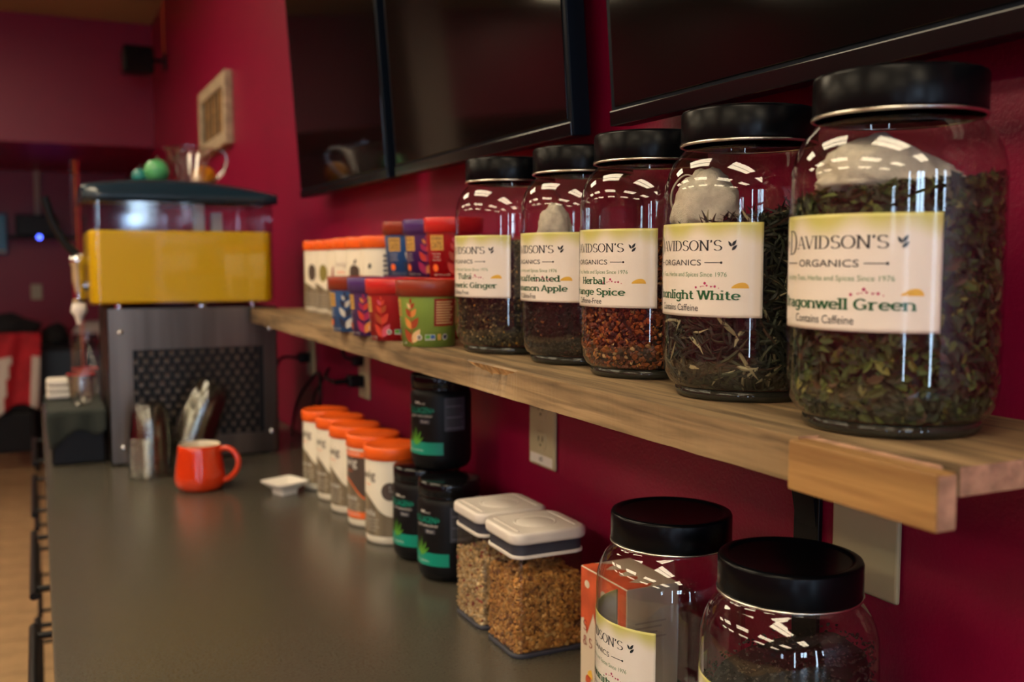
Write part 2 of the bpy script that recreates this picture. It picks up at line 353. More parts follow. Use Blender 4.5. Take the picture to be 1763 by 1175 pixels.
class Decal:
    """flat print laid on a curved or flat surface; f(u, v, offset) gives the point"""
    def __init__(s, f): s.f = f; s.mb = MB(); s.mats = []
    def mi(s, m):
        if m not in s.mats: s.mats.append(m)
        return s.mats.index(m)
    def raw(s, V, F, m, k): s.mb.add([s.f(u, v, k * 0.00018) for u, v in V], F, s.mi(m), False); return s
    def rect(s, u0, v0, u1, v1, m, k=1, n=None):
        n = n or max(1, int(abs(u1 - u0) / 0.004)); V = []
        for i in range(n + 1): u = u0 + (u1 - u0) * i / n; V += [(u, v0), (u, v1)]
        return s.raw(V, [(2 * i, 2 * i + 2, 2 * i + 3, 2 * i + 1) for i in range(n)], m, k)
    def poly(s, P, m, k=1):
        c = (sum(p[0] for p in P) / len(P), sum(p[1] for p in P) / len(P)); n = len(P)
        return s.raw(P + [c], [(i, (i + 1) % n, n) for i in range(n)], m, k)
    def ell(s, u, v, a, b, m, k=1, n=20): return s.poly([(u + a * math.cos(2 * PI * i / n), v + b * math.sin(2 * PI * i / n)) for i in range(n)], m, k)
    def leaf(s, u, v, l, w, deg, m, k=1):
        c, q = math.cos(R(deg)), math.sin(R(deg)); P = []
        for i in range(9): t = i / 8; P.append((t * l, w * math.sin(PI * t ** 0.8)))
        for i in range(7, 0, -1): t = i / 8; P.append((t * l, -w * math.sin(PI * t ** 0.8)))
        return s.poly([(u + x * c - y * q, v + x * q + y * c) for x, y in P], m, k)
    def text(s, t, u, v, w, h, m, k=2, align=0.5):
        V, F = sans(t); return s.raw([(u - w * align + x * w, v + y * h) for x, y in V], F, m, k)
    def serif(s, t, u, v, h, m, a, b, sw, k=2, w=None, align=0.5, cond=1.0):
        V, F, L = serif(t, a, b, sw, cond); sc = h / 7.0; sx = (w / L) if w else sc
        return s.raw([(u - L * sx * align + x * sx, v + y * sc) for x, y in V], F, m, k)
    def obj(s, name, parent): return s.mb.obj(name, s.mats, parent)

def cylf(rad, deg_fn, vx=(0, 0)):
    """print map for an upright round body; rad(z) radius, deg = world direction (radians) of u = 0; u runs to the viewer's right"""
    def f(u, v, k):
        r = rad(v); a = deg_fn + u / rad(0.5e-9 + v if False else v); return ((r + 0.0003 + k) * math.cos(a), (r + 0.0003 + k) * math.sin(a), v)
    return f
def facing(x, y, phi):
    """direction angle of the outward normal seen phi degrees to the right of the line to the camera"""
    a = math.atan2(CAM.y - y, CAM.x - x); return a + R(phi)

# ================================================================== SETTING
XL, YB, YF, ZC = -6.2, WY, 6.66, 2.868
YR = 8.8; SOF = 2.115
struct(box('wall_right', (0, YJ, 0), (0.12, YR, ZC), M['wall']))
struct(box('wall_return', (0.12, YJ, 0), (XR, YJ + 0.12, ZC), M['wall']))
struct(box('wall_side', (XR, YB, 0), (XR + 0.12, YJ + 0.12, ZC), M['wall']))
struct(box('wall_left', (XL - 0.12, YB, 0), (XL, YR, ZC), M['wall']))
struct(box('wall_back', (XL, YR, 0), (0, YR + 0.12, SOF), M['wall']))
struct(box('soffit', (XL, YF, SOF), (0, YR + 0.12, ZC), M['wall']))
cm = MB().box((XL - 0.12, YB - 0.12, ZC), (0.12, YR + 0.12, ZC + 0.1)).box((0.12, YB - 0.12, ZC), (XR + 0.12, YJ + 0.12, ZC + 0.1)); struct(cm.obj('ceiling', M['ceiling']))
wf = MB(); px_ = XL
for (a, b, z0_, z1_) in WINS:
    wf.box((px_, YB - 0.12, 0), (a, YB, ZC)); wf.box((a, YB - 0.12, 0), (b, YB, z0_)); wf.box((a, YB - 0.12, z1_), (b, YB, ZC)); px_ = b
wf.box((px_, YB - 0.12, 0), (XR, YB, ZC)); struct(wf.obj('wall_front', M['wall']))
M['frame'] = mat('dark_window_frame', (0.05, 0.05, 0.05), 0.4)
for i, (a, b, WZ0, WZ1) in enumerate(WINS):
    w = MB(); t = 0.02
    w.box((a, YB - 0.09, WZ0), (a + t, YB - 0.03, WZ1)); w.box((b - t, YB - 0.09, WZ0), (b, YB - 0.03, WZ1))
    w.box((a + t, YB - 0.09, WZ0), (b - t, YB - 0.03, WZ0 + t)); w.box((a + t, YB - 0.09, WZ1 - t), (b - t, YB - 0.03, WZ1))
    w.box((a + t, YB - 0.09, 1.95), (b - t, YB - 0.03, 1.98))
    if b - a > 0.25: w.box(((a + b) / 2 - 0.02, YB - 0.09, WZ0 + t), ((a + b) / 2 + 0.02, YB - 0.03, WZ1 - t))
    struct(w.obj('window_%d' % (i + 1), M['frame']))
# floor: grout bed with laid tiles
fl = struct(MB().box((XL - 0.12, YB - 0.12, -0.08), (0.12, YR + 0.12, -0.004)).box((0.12, YB - 0.12, -0.08), (XR + 0.12, YJ + 0.12, -0.004)).obj('floor', M['grout']))
tm = MB().box((-0.1625, -0.1625, -0.004), (0.1625, 0.1625, 0.0), 0.0015).mesh('tile', M['tile'])
for i in range(7):
    for j in range(24):
        x = -0.56 - 0.333 * i; y = 0.9 + 0.333 * j
        if y > YR - 0.17: continue
        o = bpy.data.objects.new('tile', tm); COL.objects.link(o); o.parent = fl; o.location = (x, y, 0)
rest = MB()
for x0, y0, x1, y1 in ((-6.2, -3.6, -2.73, 8.78), (-2.72, -3.6, -0.40, 0.73), (-0.39, -3.6, 3.0, -1.5)): rest.box((x0, y0, -0.004), (x1, y1, -0.0005))
o = rest.obj('tile', M['tile'], fl); o['kind'] = 'stuff'
struct(box('baseboard_back', (XL, YR - 0.015, 0), (0, YR, 0.1), M['black']))
struct(box('trim_1', (-0.69, YR - 0.045, 1.70), (-0.65, YR, SOF), M['beige'])).name = 'trim_1'
# pale pillar far down the room, mirrored in the screens
pl = struct(box('column', (-2.06, 6.2, 0), (-1.80, 6.6, ZC), M['beige']))

# ceiling lights
M['lamp'] = mat('lamp_diffuser', (0.9, 0.85, 0.7), 0.5, emit=((1.0, 0.83, 0.57), LAMP))
M['lamp_frame'] = mat('lamp_frame', (0.7, 0.65, 0.55), 0.4)
lf = thing('ceiling_light', 'recessed rectangular ceiling light with warm diffuser', 'ceiling light', (0, 0, ZC), group='ceiling lights over the room')
MB().box((-0.33, -0.64, -0.03), (0.33, -0.60, 0)).box((-0.33, 0.60, -0.03), (0.33, 0.64, 0)).box((-0.33, -0.60, -0.03), (-0.29, 0.60, 0)).box((0.29, -0.60, -0.03), (0.33, 0.60, 0)).box((-0.012, -0.60, -0.03), (0.012, 0.60, 0)).obj('light_frame', M['lamp_frame'], lf)
MB().box((-0.29, -0.60, -0.012), (-0.012, 0.60, 0)).box((0.012, -0.60, -0.012), (0.29, 0.60, 0)).obj('diffuser', M['lamp'], lf)
first = True
for x in (-1.25, -3.1, -4.95):
    for y in (-2.4, -0.3, 1.8, 3.9, 5.7):
        if x > -2 and y > 5: continue
        o = lf if first else dup(lf); first = False; o.location = (x, y, ZC - 0.001)
        o['label'] = 'ceiling light %s, row %s' % ({-2.4: 'first', -0.3: 'second', 1.8: 'third', 3.9: 'fourth', 5.7: 'fifth'}[y] + ' from the windows', {-1.25: 'nearest the shelf', -3.1: 'down the middle', -4.95: 'farthest from the shelf'}[x])

# ================================================================== COUNTER AND CABINETS
ct = box('countertop', (-0.697, -1.2, 0.862), (-0.001, 3.92, 0.9), M['counter'], bev=0.003)
tag(ct, 'long dark grey laminate countertop running beneath the shelf', 'countertop')
cabs = [(-1.18, -0.02), (-0.02, 0.62), (0.62, 1.26), (1.26, 1.90), (1.90, 2.54), (2.54, 3.20), (3.20, 3.88)]
cl = ['nearest', 'second', 'third', 'fourth', 'fifth', 'sixth', 'farthest']
for i, (a, b) in enumerate(cabs):
    t = thing('base_cabinet', 'dark base cabinet under the countertop, %s from the camera along the row' % cl[i], 'cabinet', (-0.34, (a + b) / 2, 0), group='base cabinets under the countertop')
    h = (b - a) / 2 - 0.002
    MB().box((-0.31, -h, 0.10), (0.335, h, 0.861)).box((-0.26, -h, 0), (0.335, h, 0.10)).obj('cabinet_body', M['cabinet'], t)
    for z0, z1, zh in ((0.66, 0.85, 0.80), (0.39, 0.65, 0.60), (0.12, 0.38, 0.33)):
        d = MB().box((-0.33, -h + 0.004, z0), (-0.311, h - 0.004, z1), 0.002).obj('drawer', M['cabinet'], t)
        hl = min(0.24, h * 0.74)
        MB().tube([(-0.384, -hl, zh), (-0.384, hl, zh)], 0.0075, 12).tube([(-0.33, -hl + 0.045, zh), (-0.384, -hl + 0.045, zh)], 0.0055, 10).tube([(-0.33, hl - 0.045, zh), (-0.384, hl - 0.045, zh)], 0.0055, 10).obj('handle', M['black_metal'], d)

# ================================================================== SHELF
sh = thing('wall_shelf', 'long rough sawn wooden shelf fixed along the crimson wall above the countertop', 'shelf', (0, 0, 1.256))
bm = bmesh.new(); NY, NX = 240, 10; T = 0.034
y0, y1 = 0.42, 2.60
def sx(y): return -0.213 + 0.010 * max(0, (y - 1.4)) / 1.2
grid = {}; YL = 0.545
y0 = YL
for j in range(NY + 1):
    y = y0 + (y1 - y0) * j / NY
    for i in range(NX + 1):
        u = i / NX; x = sx(y) * (1 - u) + (sx(y) + 0.018) * u
        yy = y + (0.004 * noise.noise(Vector((x * 60, 0, 3))) if j == 0 else 0)
        for k, z in ((0, 0.0), (1, T)):
            zz = z + 0.0010 * noise.noise(Vector((x * 30, y * 6, k * 9))); xx = x
            if i == 0:
                xx += 0.0016 * noise.noise(Vector((0, y * 25, k * 5)))
                if k == 1:   # splintered knot bitten out of the top edge
                    d = (y - 1.085) / 0.075
                    if abs(d) < 1: xx += 0.010 * (1 - d * d) * (0.8 + 0.6 * noise.noise(Vector((y * 90, 1, 1)))); zz -= 0.013 * (1 - d * d) * (0.9 + 0.5 * noise.noise(Vector((y * 70, 4, 1))))
            if i == 1 and k == 1 and abs(y - 1.085) < 0.07: zz -= 0.002
            grid[(i, j, k)] = bm.verts.new((xx, yy, zz))
def fc(a, b, c, d, m):
    f = bm.faces.new((grid[a], grid[b], grid[c], grid[d])); f.material_index = m; f.smooth = False
for j in range(NY):
    y = y0 + (y1 - y0) * (j + .5) / NY
    for i in range(NX):
        fc((i, j, 1), (i + 1, j, 1), (i + 1, j + 1, 1), (i, j + 1, 1), 2 if (i == 0 and abs(y - 1.085) < 0.07) else 0)
        fc((i, j, 0), (i, j + 1, 0), (i + 1, j + 1, 0), (i + 1, j, 0), 0)
    fc((0, j, 0), (0, j, 1), (0, j + 1, 1), (0, j + 1, 0), 0); fc((NX, j, 0), (NX, j + 1, 0), (NX, j + 1, 1), (NX, j, 1), 0)
for i in range(NX):
    fc((i, 0, 0), (i + 1, 0, 0), (i + 1, 0, 1), (i, 0, 1), 1); fc((i, NY, 0), (i, NY, 1), (i + 1, NY, 1), (i + 1, NY, 0), 1)
me = bpy.data.meshes.new('plank'); bm.to_mesh(me); bm.free()
for m_ in (M['wood'], M['wood_end'], M['wood_raw']): me.materials.append(m_)
o = bpy.data.objects.new('front_lip', me); COL.objects.link(o); o.parent = sh
pk = MB(); vs = []; fs = []; n_ = 110
for j in range(n_ + 1):
    y = 0.42 + (2.6 - 0.42) * j / n_
    xf = -0.1965 + 0.0015 * noise.noise(Vector((0, y * 40, 2))) if y < YL else sx(y) + 0.0185
    yy = y + (0.002 if j == 0 else 0)
    dz = 0.0006 * noise.noise(Vector((1, y * 12, 4)))
    vs += [(xf, yy, 0.0155), (-0.001, yy, 0.0155), (-0.001, yy, 0.0338), (-0.10, yy, 0.0342 + dz), (xf, yy, 0.0338 + dz)]
for j in range(n_):
    for k in range(5): k2 = (k + 1) % 5; fs.append((5 * j + k, 5 * j + 5 + k, 5 * j + 5 + k2, 5 * j + k2))
pk.add(vs, fs); pk.add(vs[:5], [tuple(range(5))], 1); pk.add(vs[-5:], [tuple(range(5))[::-1]], 1)
pk.obj('plank', [M['wood'], M['wood_end']], sh)
MB().box((-0.2195, 0.432, 0.008), (-0.1985, 0.540, 0.0335), 0.002).obj('packing_block', M['wood_end'], sh)
st = MB().box((-0.2365, 0.404, 0.002), (-0.2205, 0.530, 0.0365), 0.0012).obj('edge_strip', M['wood_orange'], sh)
st['label'] = 'short orange pine strip nailed to the front edge of the shelf'
MB().add([(-0.2360, 0.4035, 0.003), (-0.2210, 0.4035, 0.003), (-0.2210, 0.4035, 0.0355), (-0.2360, 0.4035, 0.0355)], [(0, 1, 2, 3)]).obj('saw_cut', M['wood_end'], st)
# bracket: flared black arm under the shelf
def bracket(y, label):
    t = thing('shelf_bracket', label, 'bracket', (0, y, 1.256), group='black brackets under the wooden shelf')
    P = []; w = 0.017
    prof = [(-0.002, -0.20, 0.012), (-0.004, -0.12, 0.014), (-0.012, -0.07, 0.016), (-0.035, -0.035, 0.020), (-0.08, -0.014, 0.022), (-0.17, -0.003, 0.02)]
    mb = MB(); vs = []
    for (x, z, ww) in prof:
        vs += [(x, -ww, z), (x, ww, z), (x + 0.001 if x > -0.01 else x + 0.012, ww, min(z + 0.008, -0.0005)), (x + 0.001 if x > -0.01 else x + 0.012, -ww, min(z + 0.008, -0.0005))]
    n = len(prof); fs = []
    for i in range(n - 1):
        for k in range(4): k2 = (k + 1) % 4; fs.append((4 * i + k, 4 * i + k2, 4 * i + 4 + k2, 4 * i + 4 + k))
    mb.add(vs, fs + [(0, 1, 2, 3), (4 * n - 1, 4 * n - 2, 4 * n - 3, 4 * n - 4)]).obj('bracket_arm', M['black_metal'], t)
    MB().box((-0.006, -0.018, -0.25), (-0.0005, 0.018, -0.001), 0.001).obj('wall_plate', M['black_metal'], t)
bracket(0.765, 'flared black shelf bracket above the nearest lower jar, beside blank plate')
bracket(1.72, 'black shelf bracket hidden behind the stacked black tubs')

# ================================================================== WALL FITTINGS
def plate(name, y, z, w, h, label, outlets=0, tagtxt=None):
    t = thing(name, label, 'outlet' if outlets else 'cover plate', (0, y, z))
    MB().box((-0.006, -w / 2, -h / 2), (-0.0005, w / 2, h / 2), 0.0035, seg=3).obj('cover', M['plate'], t)
    for k in range(outlets):
        zc = 0.028 if k == 0 else -0.020
        mb = MB(); vs = []; nn = 28
        for i in range(nn):
            a = 2 * PI * i / nn; yy = 0.0175 * math.cos(a); zz = max(-0.0135, min(0.0135, 0.0175 * math.sin(a))); vs.append((-0.0075, yy, zz + zc))
        vs2 = [(-0.0061, v[1] * 1.06, (v[2] - zc) * 1.06 + zc) for v in vs]
        mb.add(vs + vs2, [list(range(nn))] + [(i, i + nn, (i + 1) % nn + nn, (i + 1) % nn) for i in range(nn)])
        s_ = mb.obj('socket', M['plate'], t)
        MB().box((-0.0079, -0.0075, zc - 0.001), (-0.0074, -0.0055, zc + 0.0075)).box((-0.0079, 0.0055, zc - 0.001), (-0.0074, 0.0075, zc + 0.0065)).box((-0.0079, -0.002, zc - 0.0085), (-0.0074, 0.002, zc - 0.005)).obj('slots', M['slot'], s_)
    if tagtxt:
        f = lambda u, v, k: (-0.0062 - k, -u, v)
        d = Decal(f); d.rect(-w / 2 + 0.006, -h / 2 + 0.004, w / 2 - 0.006, -h / 2 + 0.019, M['white_ink'], 1, 1); d.text(tagtxt, 0, -h / 2 + 0.008, 0.012, 0.008, M['ink'], 3)
        # receptacle outline printed by wear
        d.obj('number_sticker', t)
    return t
plate('wall_outlet', 1.350, 1.158, 0.086, 0.122, 'almond double wall outlet with a small white number sticker, right of black tubs', 2, '#5')
plate('blank_wall_plate', 0.687, 1.165, 0.084, 0.126, 'plain blank almond wall plate under the near end of the shelf')
plate('wall_outlet', 2.275, 1.150, 0.080, 0.126, 'almond wall outlet with black plug and looped cord above orange lidded tubs', 2)
plate('wall_outlet', 2.785, 1.150, 0.080, 0.126, 'farthest almond wall outlet, beside the juice dispenser under the shelf end', 2)
def smooth_path(P, n=8):
    P = [Vector(p) for p in P]; out = []
    for i in range(len(P) - 1):
        a = P[max(i - 1, 0)]; b = P[i]; c = P[i + 1]; d = P[min(i + 2, len(P) - 1)]
        for k in range(n):
            t = k / n; out.append(0.5 * ((2 * b) + (c - a) * t + (2 * a - 5 * b + 4 * c - d) * t * t + (3 * b - a - 3 * c + d) * t ** 3))
    out.append(P[-1]); return out
pc = thing('power_cord', 'black power cord with plug looping down from the outlet behind the tubs', 'cord', (0, 2.275, 1.13))
MB().box((-0.045, -0.018, -0.014), (-0.0085, 0.018, 0.014), 0.005).tube([(-0.045, 0, 0), (-0.075, 0.004, -0.002)], 0.006).obj('plug', M['black'], pc)
MB().tube(smooth_path([(-0.073, 0.004, -0.002), (-0.08, 0.06, 0.004), (-0.05, 0.15, 0.016), (-0.04, 0.24, -0.02), (-0.05, 0.30, -0.075), (-0.07, 0.20, -0.10), (-0.08, 0.12, -0.06), (-0.07, 0.16, 0.0), (-0.05, 0.30, -0.02), (-0.06, 0.42, -0.09), (-0.06, 0.50, -0.17), (-0.05, 0.56, -0.22)]), 0.0042, 8).obj('cable', M['black'], pc)
pc2 = thing('power_cord', 'thin black cord hanging from the shelf underside down to the plugged outlet', 'cord', (0, 2.275, 1.17))
MB().box((-0.032, -0.014, -0.004), (-0.0085, 0.014, 0.018), 0.004).obj('plug', M['black'], pc2)
MB().tube(smooth_path([(-0.030, 0.0, 0.01), (-0.05, 0.01, 0.02), (-0.045, 0.03, 0.06), (-0.03, 0.06, 0.085)]), 0.0035, 8).obj('cable', M['black'], pc2)
pc3 = thing('power_cord', 'black cord plugged into the farthest outlet by the dispenser', 'cord', (0, 2.785, 1.14))
MB().box((-0.04, -0.018, -0.014), (-0.0085, 0.018, 0.014), 0.005).obj('plug', M['black'], pc3)
MB().tube(smooth_path([(-0.038, 0, 0), (-0.09, 0.01, -0.004), (-0.10, 0.05, -0.09), (-0.09, 0.12, -0.2), (-0.08, 0.2, -0.235)]), 0.0042, 8).obj('cable', M['black'], pc3)

# wall screens (portrait), leaning out at the top
def tv(y0, y1, label):
    t = thing('wall_screen', label, 'television', (-0.038, (y0 + y1) / 2, 1.578)); t.rotation_euler = (0, R(-4.0), 0)
    w = (y1 - y0) / 2; H = 1.24; D = 0.028
    MB().box((-D, -w, 0), (0, w, H), 0.002).obj('housing', M['bezel'], t)
    MB().box((-D - 0.0015, -w + 0.010, 0.022), (-D + 0.001, w - 0.010, H - 0.012), 0.0008).obj('screen', M['screen'], t)
    MB().box((-D - 0.0025, -w, 0.0), (-D + 0.001, w, 0.018), 0.001).obj('lower_bezel', M['black_gloss'], t)
    MB().box((0.0, -0.15, 0.45), (0.028, 0.15, 0.75)).obj('wall_mount', M['black_metal'], t)
tv(1.893, 2.608, 'dark portrait wall screen farthest along the crimson wall')
tv(1.146, 1.846, 'dark portrait wall screen in the middle of the three')
tv(0.340, 1.049, 'dark portrait wall screen nearest the camera, above the largest jars')

# slatted wooden wall sign
M['dark_slat'] = mat('dark_stained_slat', (0.10, 0.065, 0.03), 0.6); M['pale_frame'] = mat('pale_weathered_frame', (0.42, 0.33, 0.22), 0.7, var=0.3, vscale=30)
sg = thing('wooden_wall_sign', 'small slatted wooden plaque in a pale frame high on the crimson wall', 'wall sign', (-0.001, 4.265, 1.86))
fr = MB(); fr.box((-0.03, -0.335, 0.0), (0, -0.275, 0.275), 0.002).box((-0.03, 0.275, 0.0), (0, 0.335, 0.275), 0.002).box((-0.03, -0.275, 0.225), (0, 0.275, 0.275), 0.002).box((-0.03, -0.275, 0.0), (0, 0.275, 0.05), 0.002)
fr.obj('sign_frame', M['pale_frame'], sg)
for i in range(7): MB().box((-0.022, -0.265 + i * 0.078, 0.05), (-0.004, -0.265 + i * 0.078 + 0.042, 0.225), 0.001).obj('slat', M['wood_orange'] if i % 2 else M['dark_slat'], sg)
MB().box((-0.004, -0.275, 0.05), (0, 0.275, 0.225)).obj('backing', M['slot'], sg)

sp = thing('wall_speaker', 'small black loudspeaker on a bracket high in the corner', 'speaker', (-0.001, 5.95, 2.50))
MB().box((-0.23, -0.07, -0.06), (-0.07, 0.09, 0.085), 0.012).obj('speaker_cabinet', M['black'], sp)
MB().box((-0.225, -0.074, -0.05), (-0.075, -0.069, 0.075), 0.002).obj('speaker_grille', M['black_gloss'], sp)
MB().tube([(-0.07, 0.01, 0.02), (-0.03, 0.01, 0.02), (0, 0.01, 0.02)], 0.012).box((-0.014, -0.02, -0.03), (0, 0.04, 0.06), 0.002).obj('speaker_bracket', M['black'], sp)
cb = MB().tube(smooth_path([(-0.006, 5.99, 2.56), (-0.006, 6.02, 2.68), (-0.006, 6.0, 2.866)]), 0.004, 6).obj('speaker_cable', M['orange_ink']); tag(cb, 'thin reddish cable rising from the corner speaker to the ceiling', 'cable')

# ================================================================== JARS
SH = 1.2905; CT = 0.9
JP = [(0.062, 0.008), (0.069, 0.013), (0.0742, 0.022), (0.0760, 0.034), (0.0760, 0.05), (0.0760, 0.10), (0.0760, 0.15), (0.0760, 0.184), (0.0752, 0.194), (0.0722, 0.205), (0.0675, 0.2145), (0.0618, 0.2215), (0.0580, 0.2255), (0.0568, 0.230), (0.0568, 0.240)]
jar_mesh = MB().lathe(JP, 96).mesh('glass_body', M['glass'])
base_mesh = MB().lathe([(0.001, 0.0025), (0.050, 0.0020), (0.058, 0.0), (0.0625, 0.0008), (0.0645, 0.004), (0.0635, 0.0085), (0.062, 0.010), (0.045, 0.0065), (0.001, 0.0065)], 96).mesh('glass_base', M['base_glass'])
lid_mesh = MB().lathe([(0.0598, 0.2308), (0.0612, 0.2310), (0.0615, 0.2325), (0.0615, 0.2575), (0.0605, 0.2598), (0.0580, 0.2605), (0.0535, 0.2603), (0.0525, 0.2592), (0.0505, 0.2588), (0.0, 0.2588)], 96).mesh('lid', M['lid'])
rim_mesh = MB().lathe([(0.0600, 0.2285), (0.0622, 0.2290), (0.0624, 0.2306), (0.0600, 0.2312)], 96, close=True).mesh('lid_rim', M['silver'])
M['label_grad'] = M['tone_print']
def jar(x, y, z, phi, title, sub, label, film=True, rot=0):
    t = thing('glass_jar', label, 'jar', (x, y, z), group=None)
    for n, me in (('glass_body', jar_mesh), ('glass_base', base_mesh), ('lid', lid_mesh)):
        o = bpy.data.objects.new(n, me); COL.objects.link(o); o.parent = t
        if n == 'lid': r_ = bpy.data.objects.new('lid_rim', rim_mesh); COL.objects.link(r_); r_.parent = o
    a0 = facing(x, y, phi); f = lambda u, v, k: ((0.0763 + k) * math.cos(a0 + u / 0.0763), (0.0763 + k) * math.sin(a0 + u / 0.0763), v)
    HW, V0, V1 = 0.0815, 0.0755, 0.1575; H = V1 - V0
    # paper with its printed yellow green wash
    NU, NV = 60, 28; V = []; Cc = []; F = []
    for i in range(NU + 1):
        for j in range(NV + 1):
            u = -HW + 2 * HW * i / NU; v = V0 + H * j / NV; V.append(f(u, v, 0))
            top = (j / NV - 0.80 + 0.16 * noise.noise(Vector((u * 40, 1.7, 0))) + 0.10 * (u / HW if u > 0 else -u / HW * 0.4)) / 0.22
            k = min(1, max(0, top)); k = k * k * (3 - 2 * k)
            n2 = 0.5 + 0.5 * noise.noise(Vector((u * 60, v * 90, 4)))
            g = (0.58 + 0.12 * n2, 0.60, 0.12 + 0.1 * n2); w = (0.90, 0.83, 0.74)
            Cc.append(tuple(w[q] * (1 - k) + g[q] * k for q in range(3)))
    for i in range(NU):
        for j in range(NV): a = i * (NV + 1) + j; F.append((a, a + NV + 1, a + NV + 2, a + 1))
    lb = tonemesh('paper_label', V, F, Cc, M['tone_print'], t, True)
    md = lb.modifiers.new('thickness', 'SOLIDIFY'); md.thickness = 0.0001; md.offset = -1
    d = Decal(f); yv = lambda fr_: V1 - H * fr_
    h = H * 0.112
    d.serif('D', -0.0385, yv(0.345), H * 0.215, M['ink'], 0.46, 0.14, 0.45, w=0.0155)
    d.serif("AVIDSON'S", -0.0297, yv(0.296), h, M['ink'], 0.46, 0.14, 0.5, w=0.0765, align=0)
    for s_, cx in ((1, 0.0550), (-0.62, -0.0515)):
        q = abs(s_); yb = yv(0.291) + (1 - q) * 0.002
        for ox, oy, ang, l, w_ in ((-0.0002, 0.0031, 122, 0.0056, 0.0011), (0.0002, 0.0036, 55, 0.0064, 0.0013), (0.0, 0.0, 45, 0.0064, 0.0013)): d.leaf(cx + ox * q, yb + oy * q, l * q, w_ * q, ang if s_ > 0 else 180 - ang, M['ink'], 2)
    d.text('ORGANICS', 0.0, yv(0.452), 0.054, H * 0.062, M['ink'])
    d.rect(0.0305, yv(0.4255), 0.045, yv(0.4175), M['ink'], 2, 6); d.rect(-0.048, yv(0.4255), -0.0305, yv(0.4175), M['ink'], 2, 6); d.ell(0.046, yv(0.4215), 0.0011, 0.0011, M['ink'], 2); d.ell(-0.048, yv(0.4215), 0.0011, 0.0011, M['ink'], 2)
    d.text('Specialty Teas, Herbs and Spices Since 1976', 0.0, yv(0.585), 0.102, H * 0.062, M['pale_green_ink'])
    ty = 0.685
    for dx, dy, r_ in ((0.022, 0.0, 0.0011), (0.027, 0.008, 0.0006), (0.031, 0.045, 0.0013), (0.033, 0.02, 0.0009), (0.037, 0.01, 0.0008), (0.0405, 0.012, 0.0011), (0.044, -0.005, 0.0005)): d.ell(dx, yv(ty - dy), r_, r_, M['pink_ink'], 2, 8)
    for i in range(5): d.rect(0.024 + 0.004 * i, yv(ty - 0.012), 0.0265 + 0.004 * i, yv(ty - 0.017), M['pink_ink'], 2, 1) if i % 2 else None
    P = [(0.055 + 0.0075 + 0.0075 * math.cos(R(a)), yv(0.69) + 0.0048 * math.sin(R(a)) * (1 + 0.3 * math.cos(R(a)))) for a in range(0, 181, 15)]
    d.poly(P, M['yellow_ink'], 2)
    n = len(title); A_, B_ = 0.72, 0.42
    if n == 1: d.serif(title[0][0], title[0][2] if len(title[0]) > 2 else 0.0, yv(0.815), H * 0.098, M['green_ink'], A_, B_, 0.42, w=title[0][1])
    else:
        d.serif(title[0][0], title[0][2] if len(title[0]) > 2 else 0, yv(0.705), H * 0.090, M['green_ink'], A_, B_, 0.42, w=title[0][1])
        d.serif(title[1][0], title[1][2] if len(title[1]) > 2 else 0, yv(0.845), H * 0.090, M['green_ink'], A_, B_, 0.42, w=title[1][1])
    d.text(sub, -0.003, yv(0.955 if n == 2 else 0.94), 0.055 if 'Contains' in sub else 0.045, H * 0.072, M['ink'])
    d.obj('lettering', lb)
    if film:
        g = Decal(f); g.rect(-HW - 0.006, V0 - 0.010, HW + 0.007, V1 + 0.0035, M['tape'], 5, 60); g.obj('clear_tape', t)
    return t
j1 = (-0.119, 0.553); j2 = (-0.104, 0.744); j3 = (-0.091, 0.926); j4 = (-0.089, 1.079); j5 = (-0.110, 1.242); j6 = (-0.121, 0.835); j7 = (-0.118, 0.660)
jar(*j1, SH, -37.5, [('Dragonwell Green', 0.122, 0.0045)], 'Contains Caffeine', 'largest looking tea jar at the near end of shelf, labelled Dragonwell Green')
jar(*j2, SH, -50.5, [('Moonlight White', 0.110, 0.0075)], 'Contains Caffeine', 'black lidded glass tea jar labelled Moonlight White, second along the shelf')
jar(*j3, SH, -55, [('Herbal', 0.042, 0.004), ('Orange Spice', 0.092, 0.002)], 'Caffeine-Free', 'black lidded glass tea jar of reddish tea labelled Herbal Orange Spice')
jar(*j4, SH, -61, [('Decaffeinated', 0.086, 0.012), ('Cinnamon Apple', 0.102, 0.013)], '99% Caffeine-Free', 'black lidded glass tea jar labelled Decaffeinated Cinnamon Apple, fourth along the shelf')
jar(*j5, SH, -61, [('Tulsi', 0.032, 0.009), ('Turmeric Ginger', 0.104, 0.012)], 'Caffeine-Free', 'farthest black lidded tea jar on the shelf, labelled Tulsi Turmeric Ginger')
jar(*j6, CT, -71, [('Immunity', 0.070)], 'Contains 10 mg', 'empty clear glass jar with black lid on the countertop, labelled Immunity')
jar(*j7, CT, -50, [('Green', 0.05)], 'Contains Caffeine', 'nearest black lidded glass jar on the countertop, its label mostly below view')

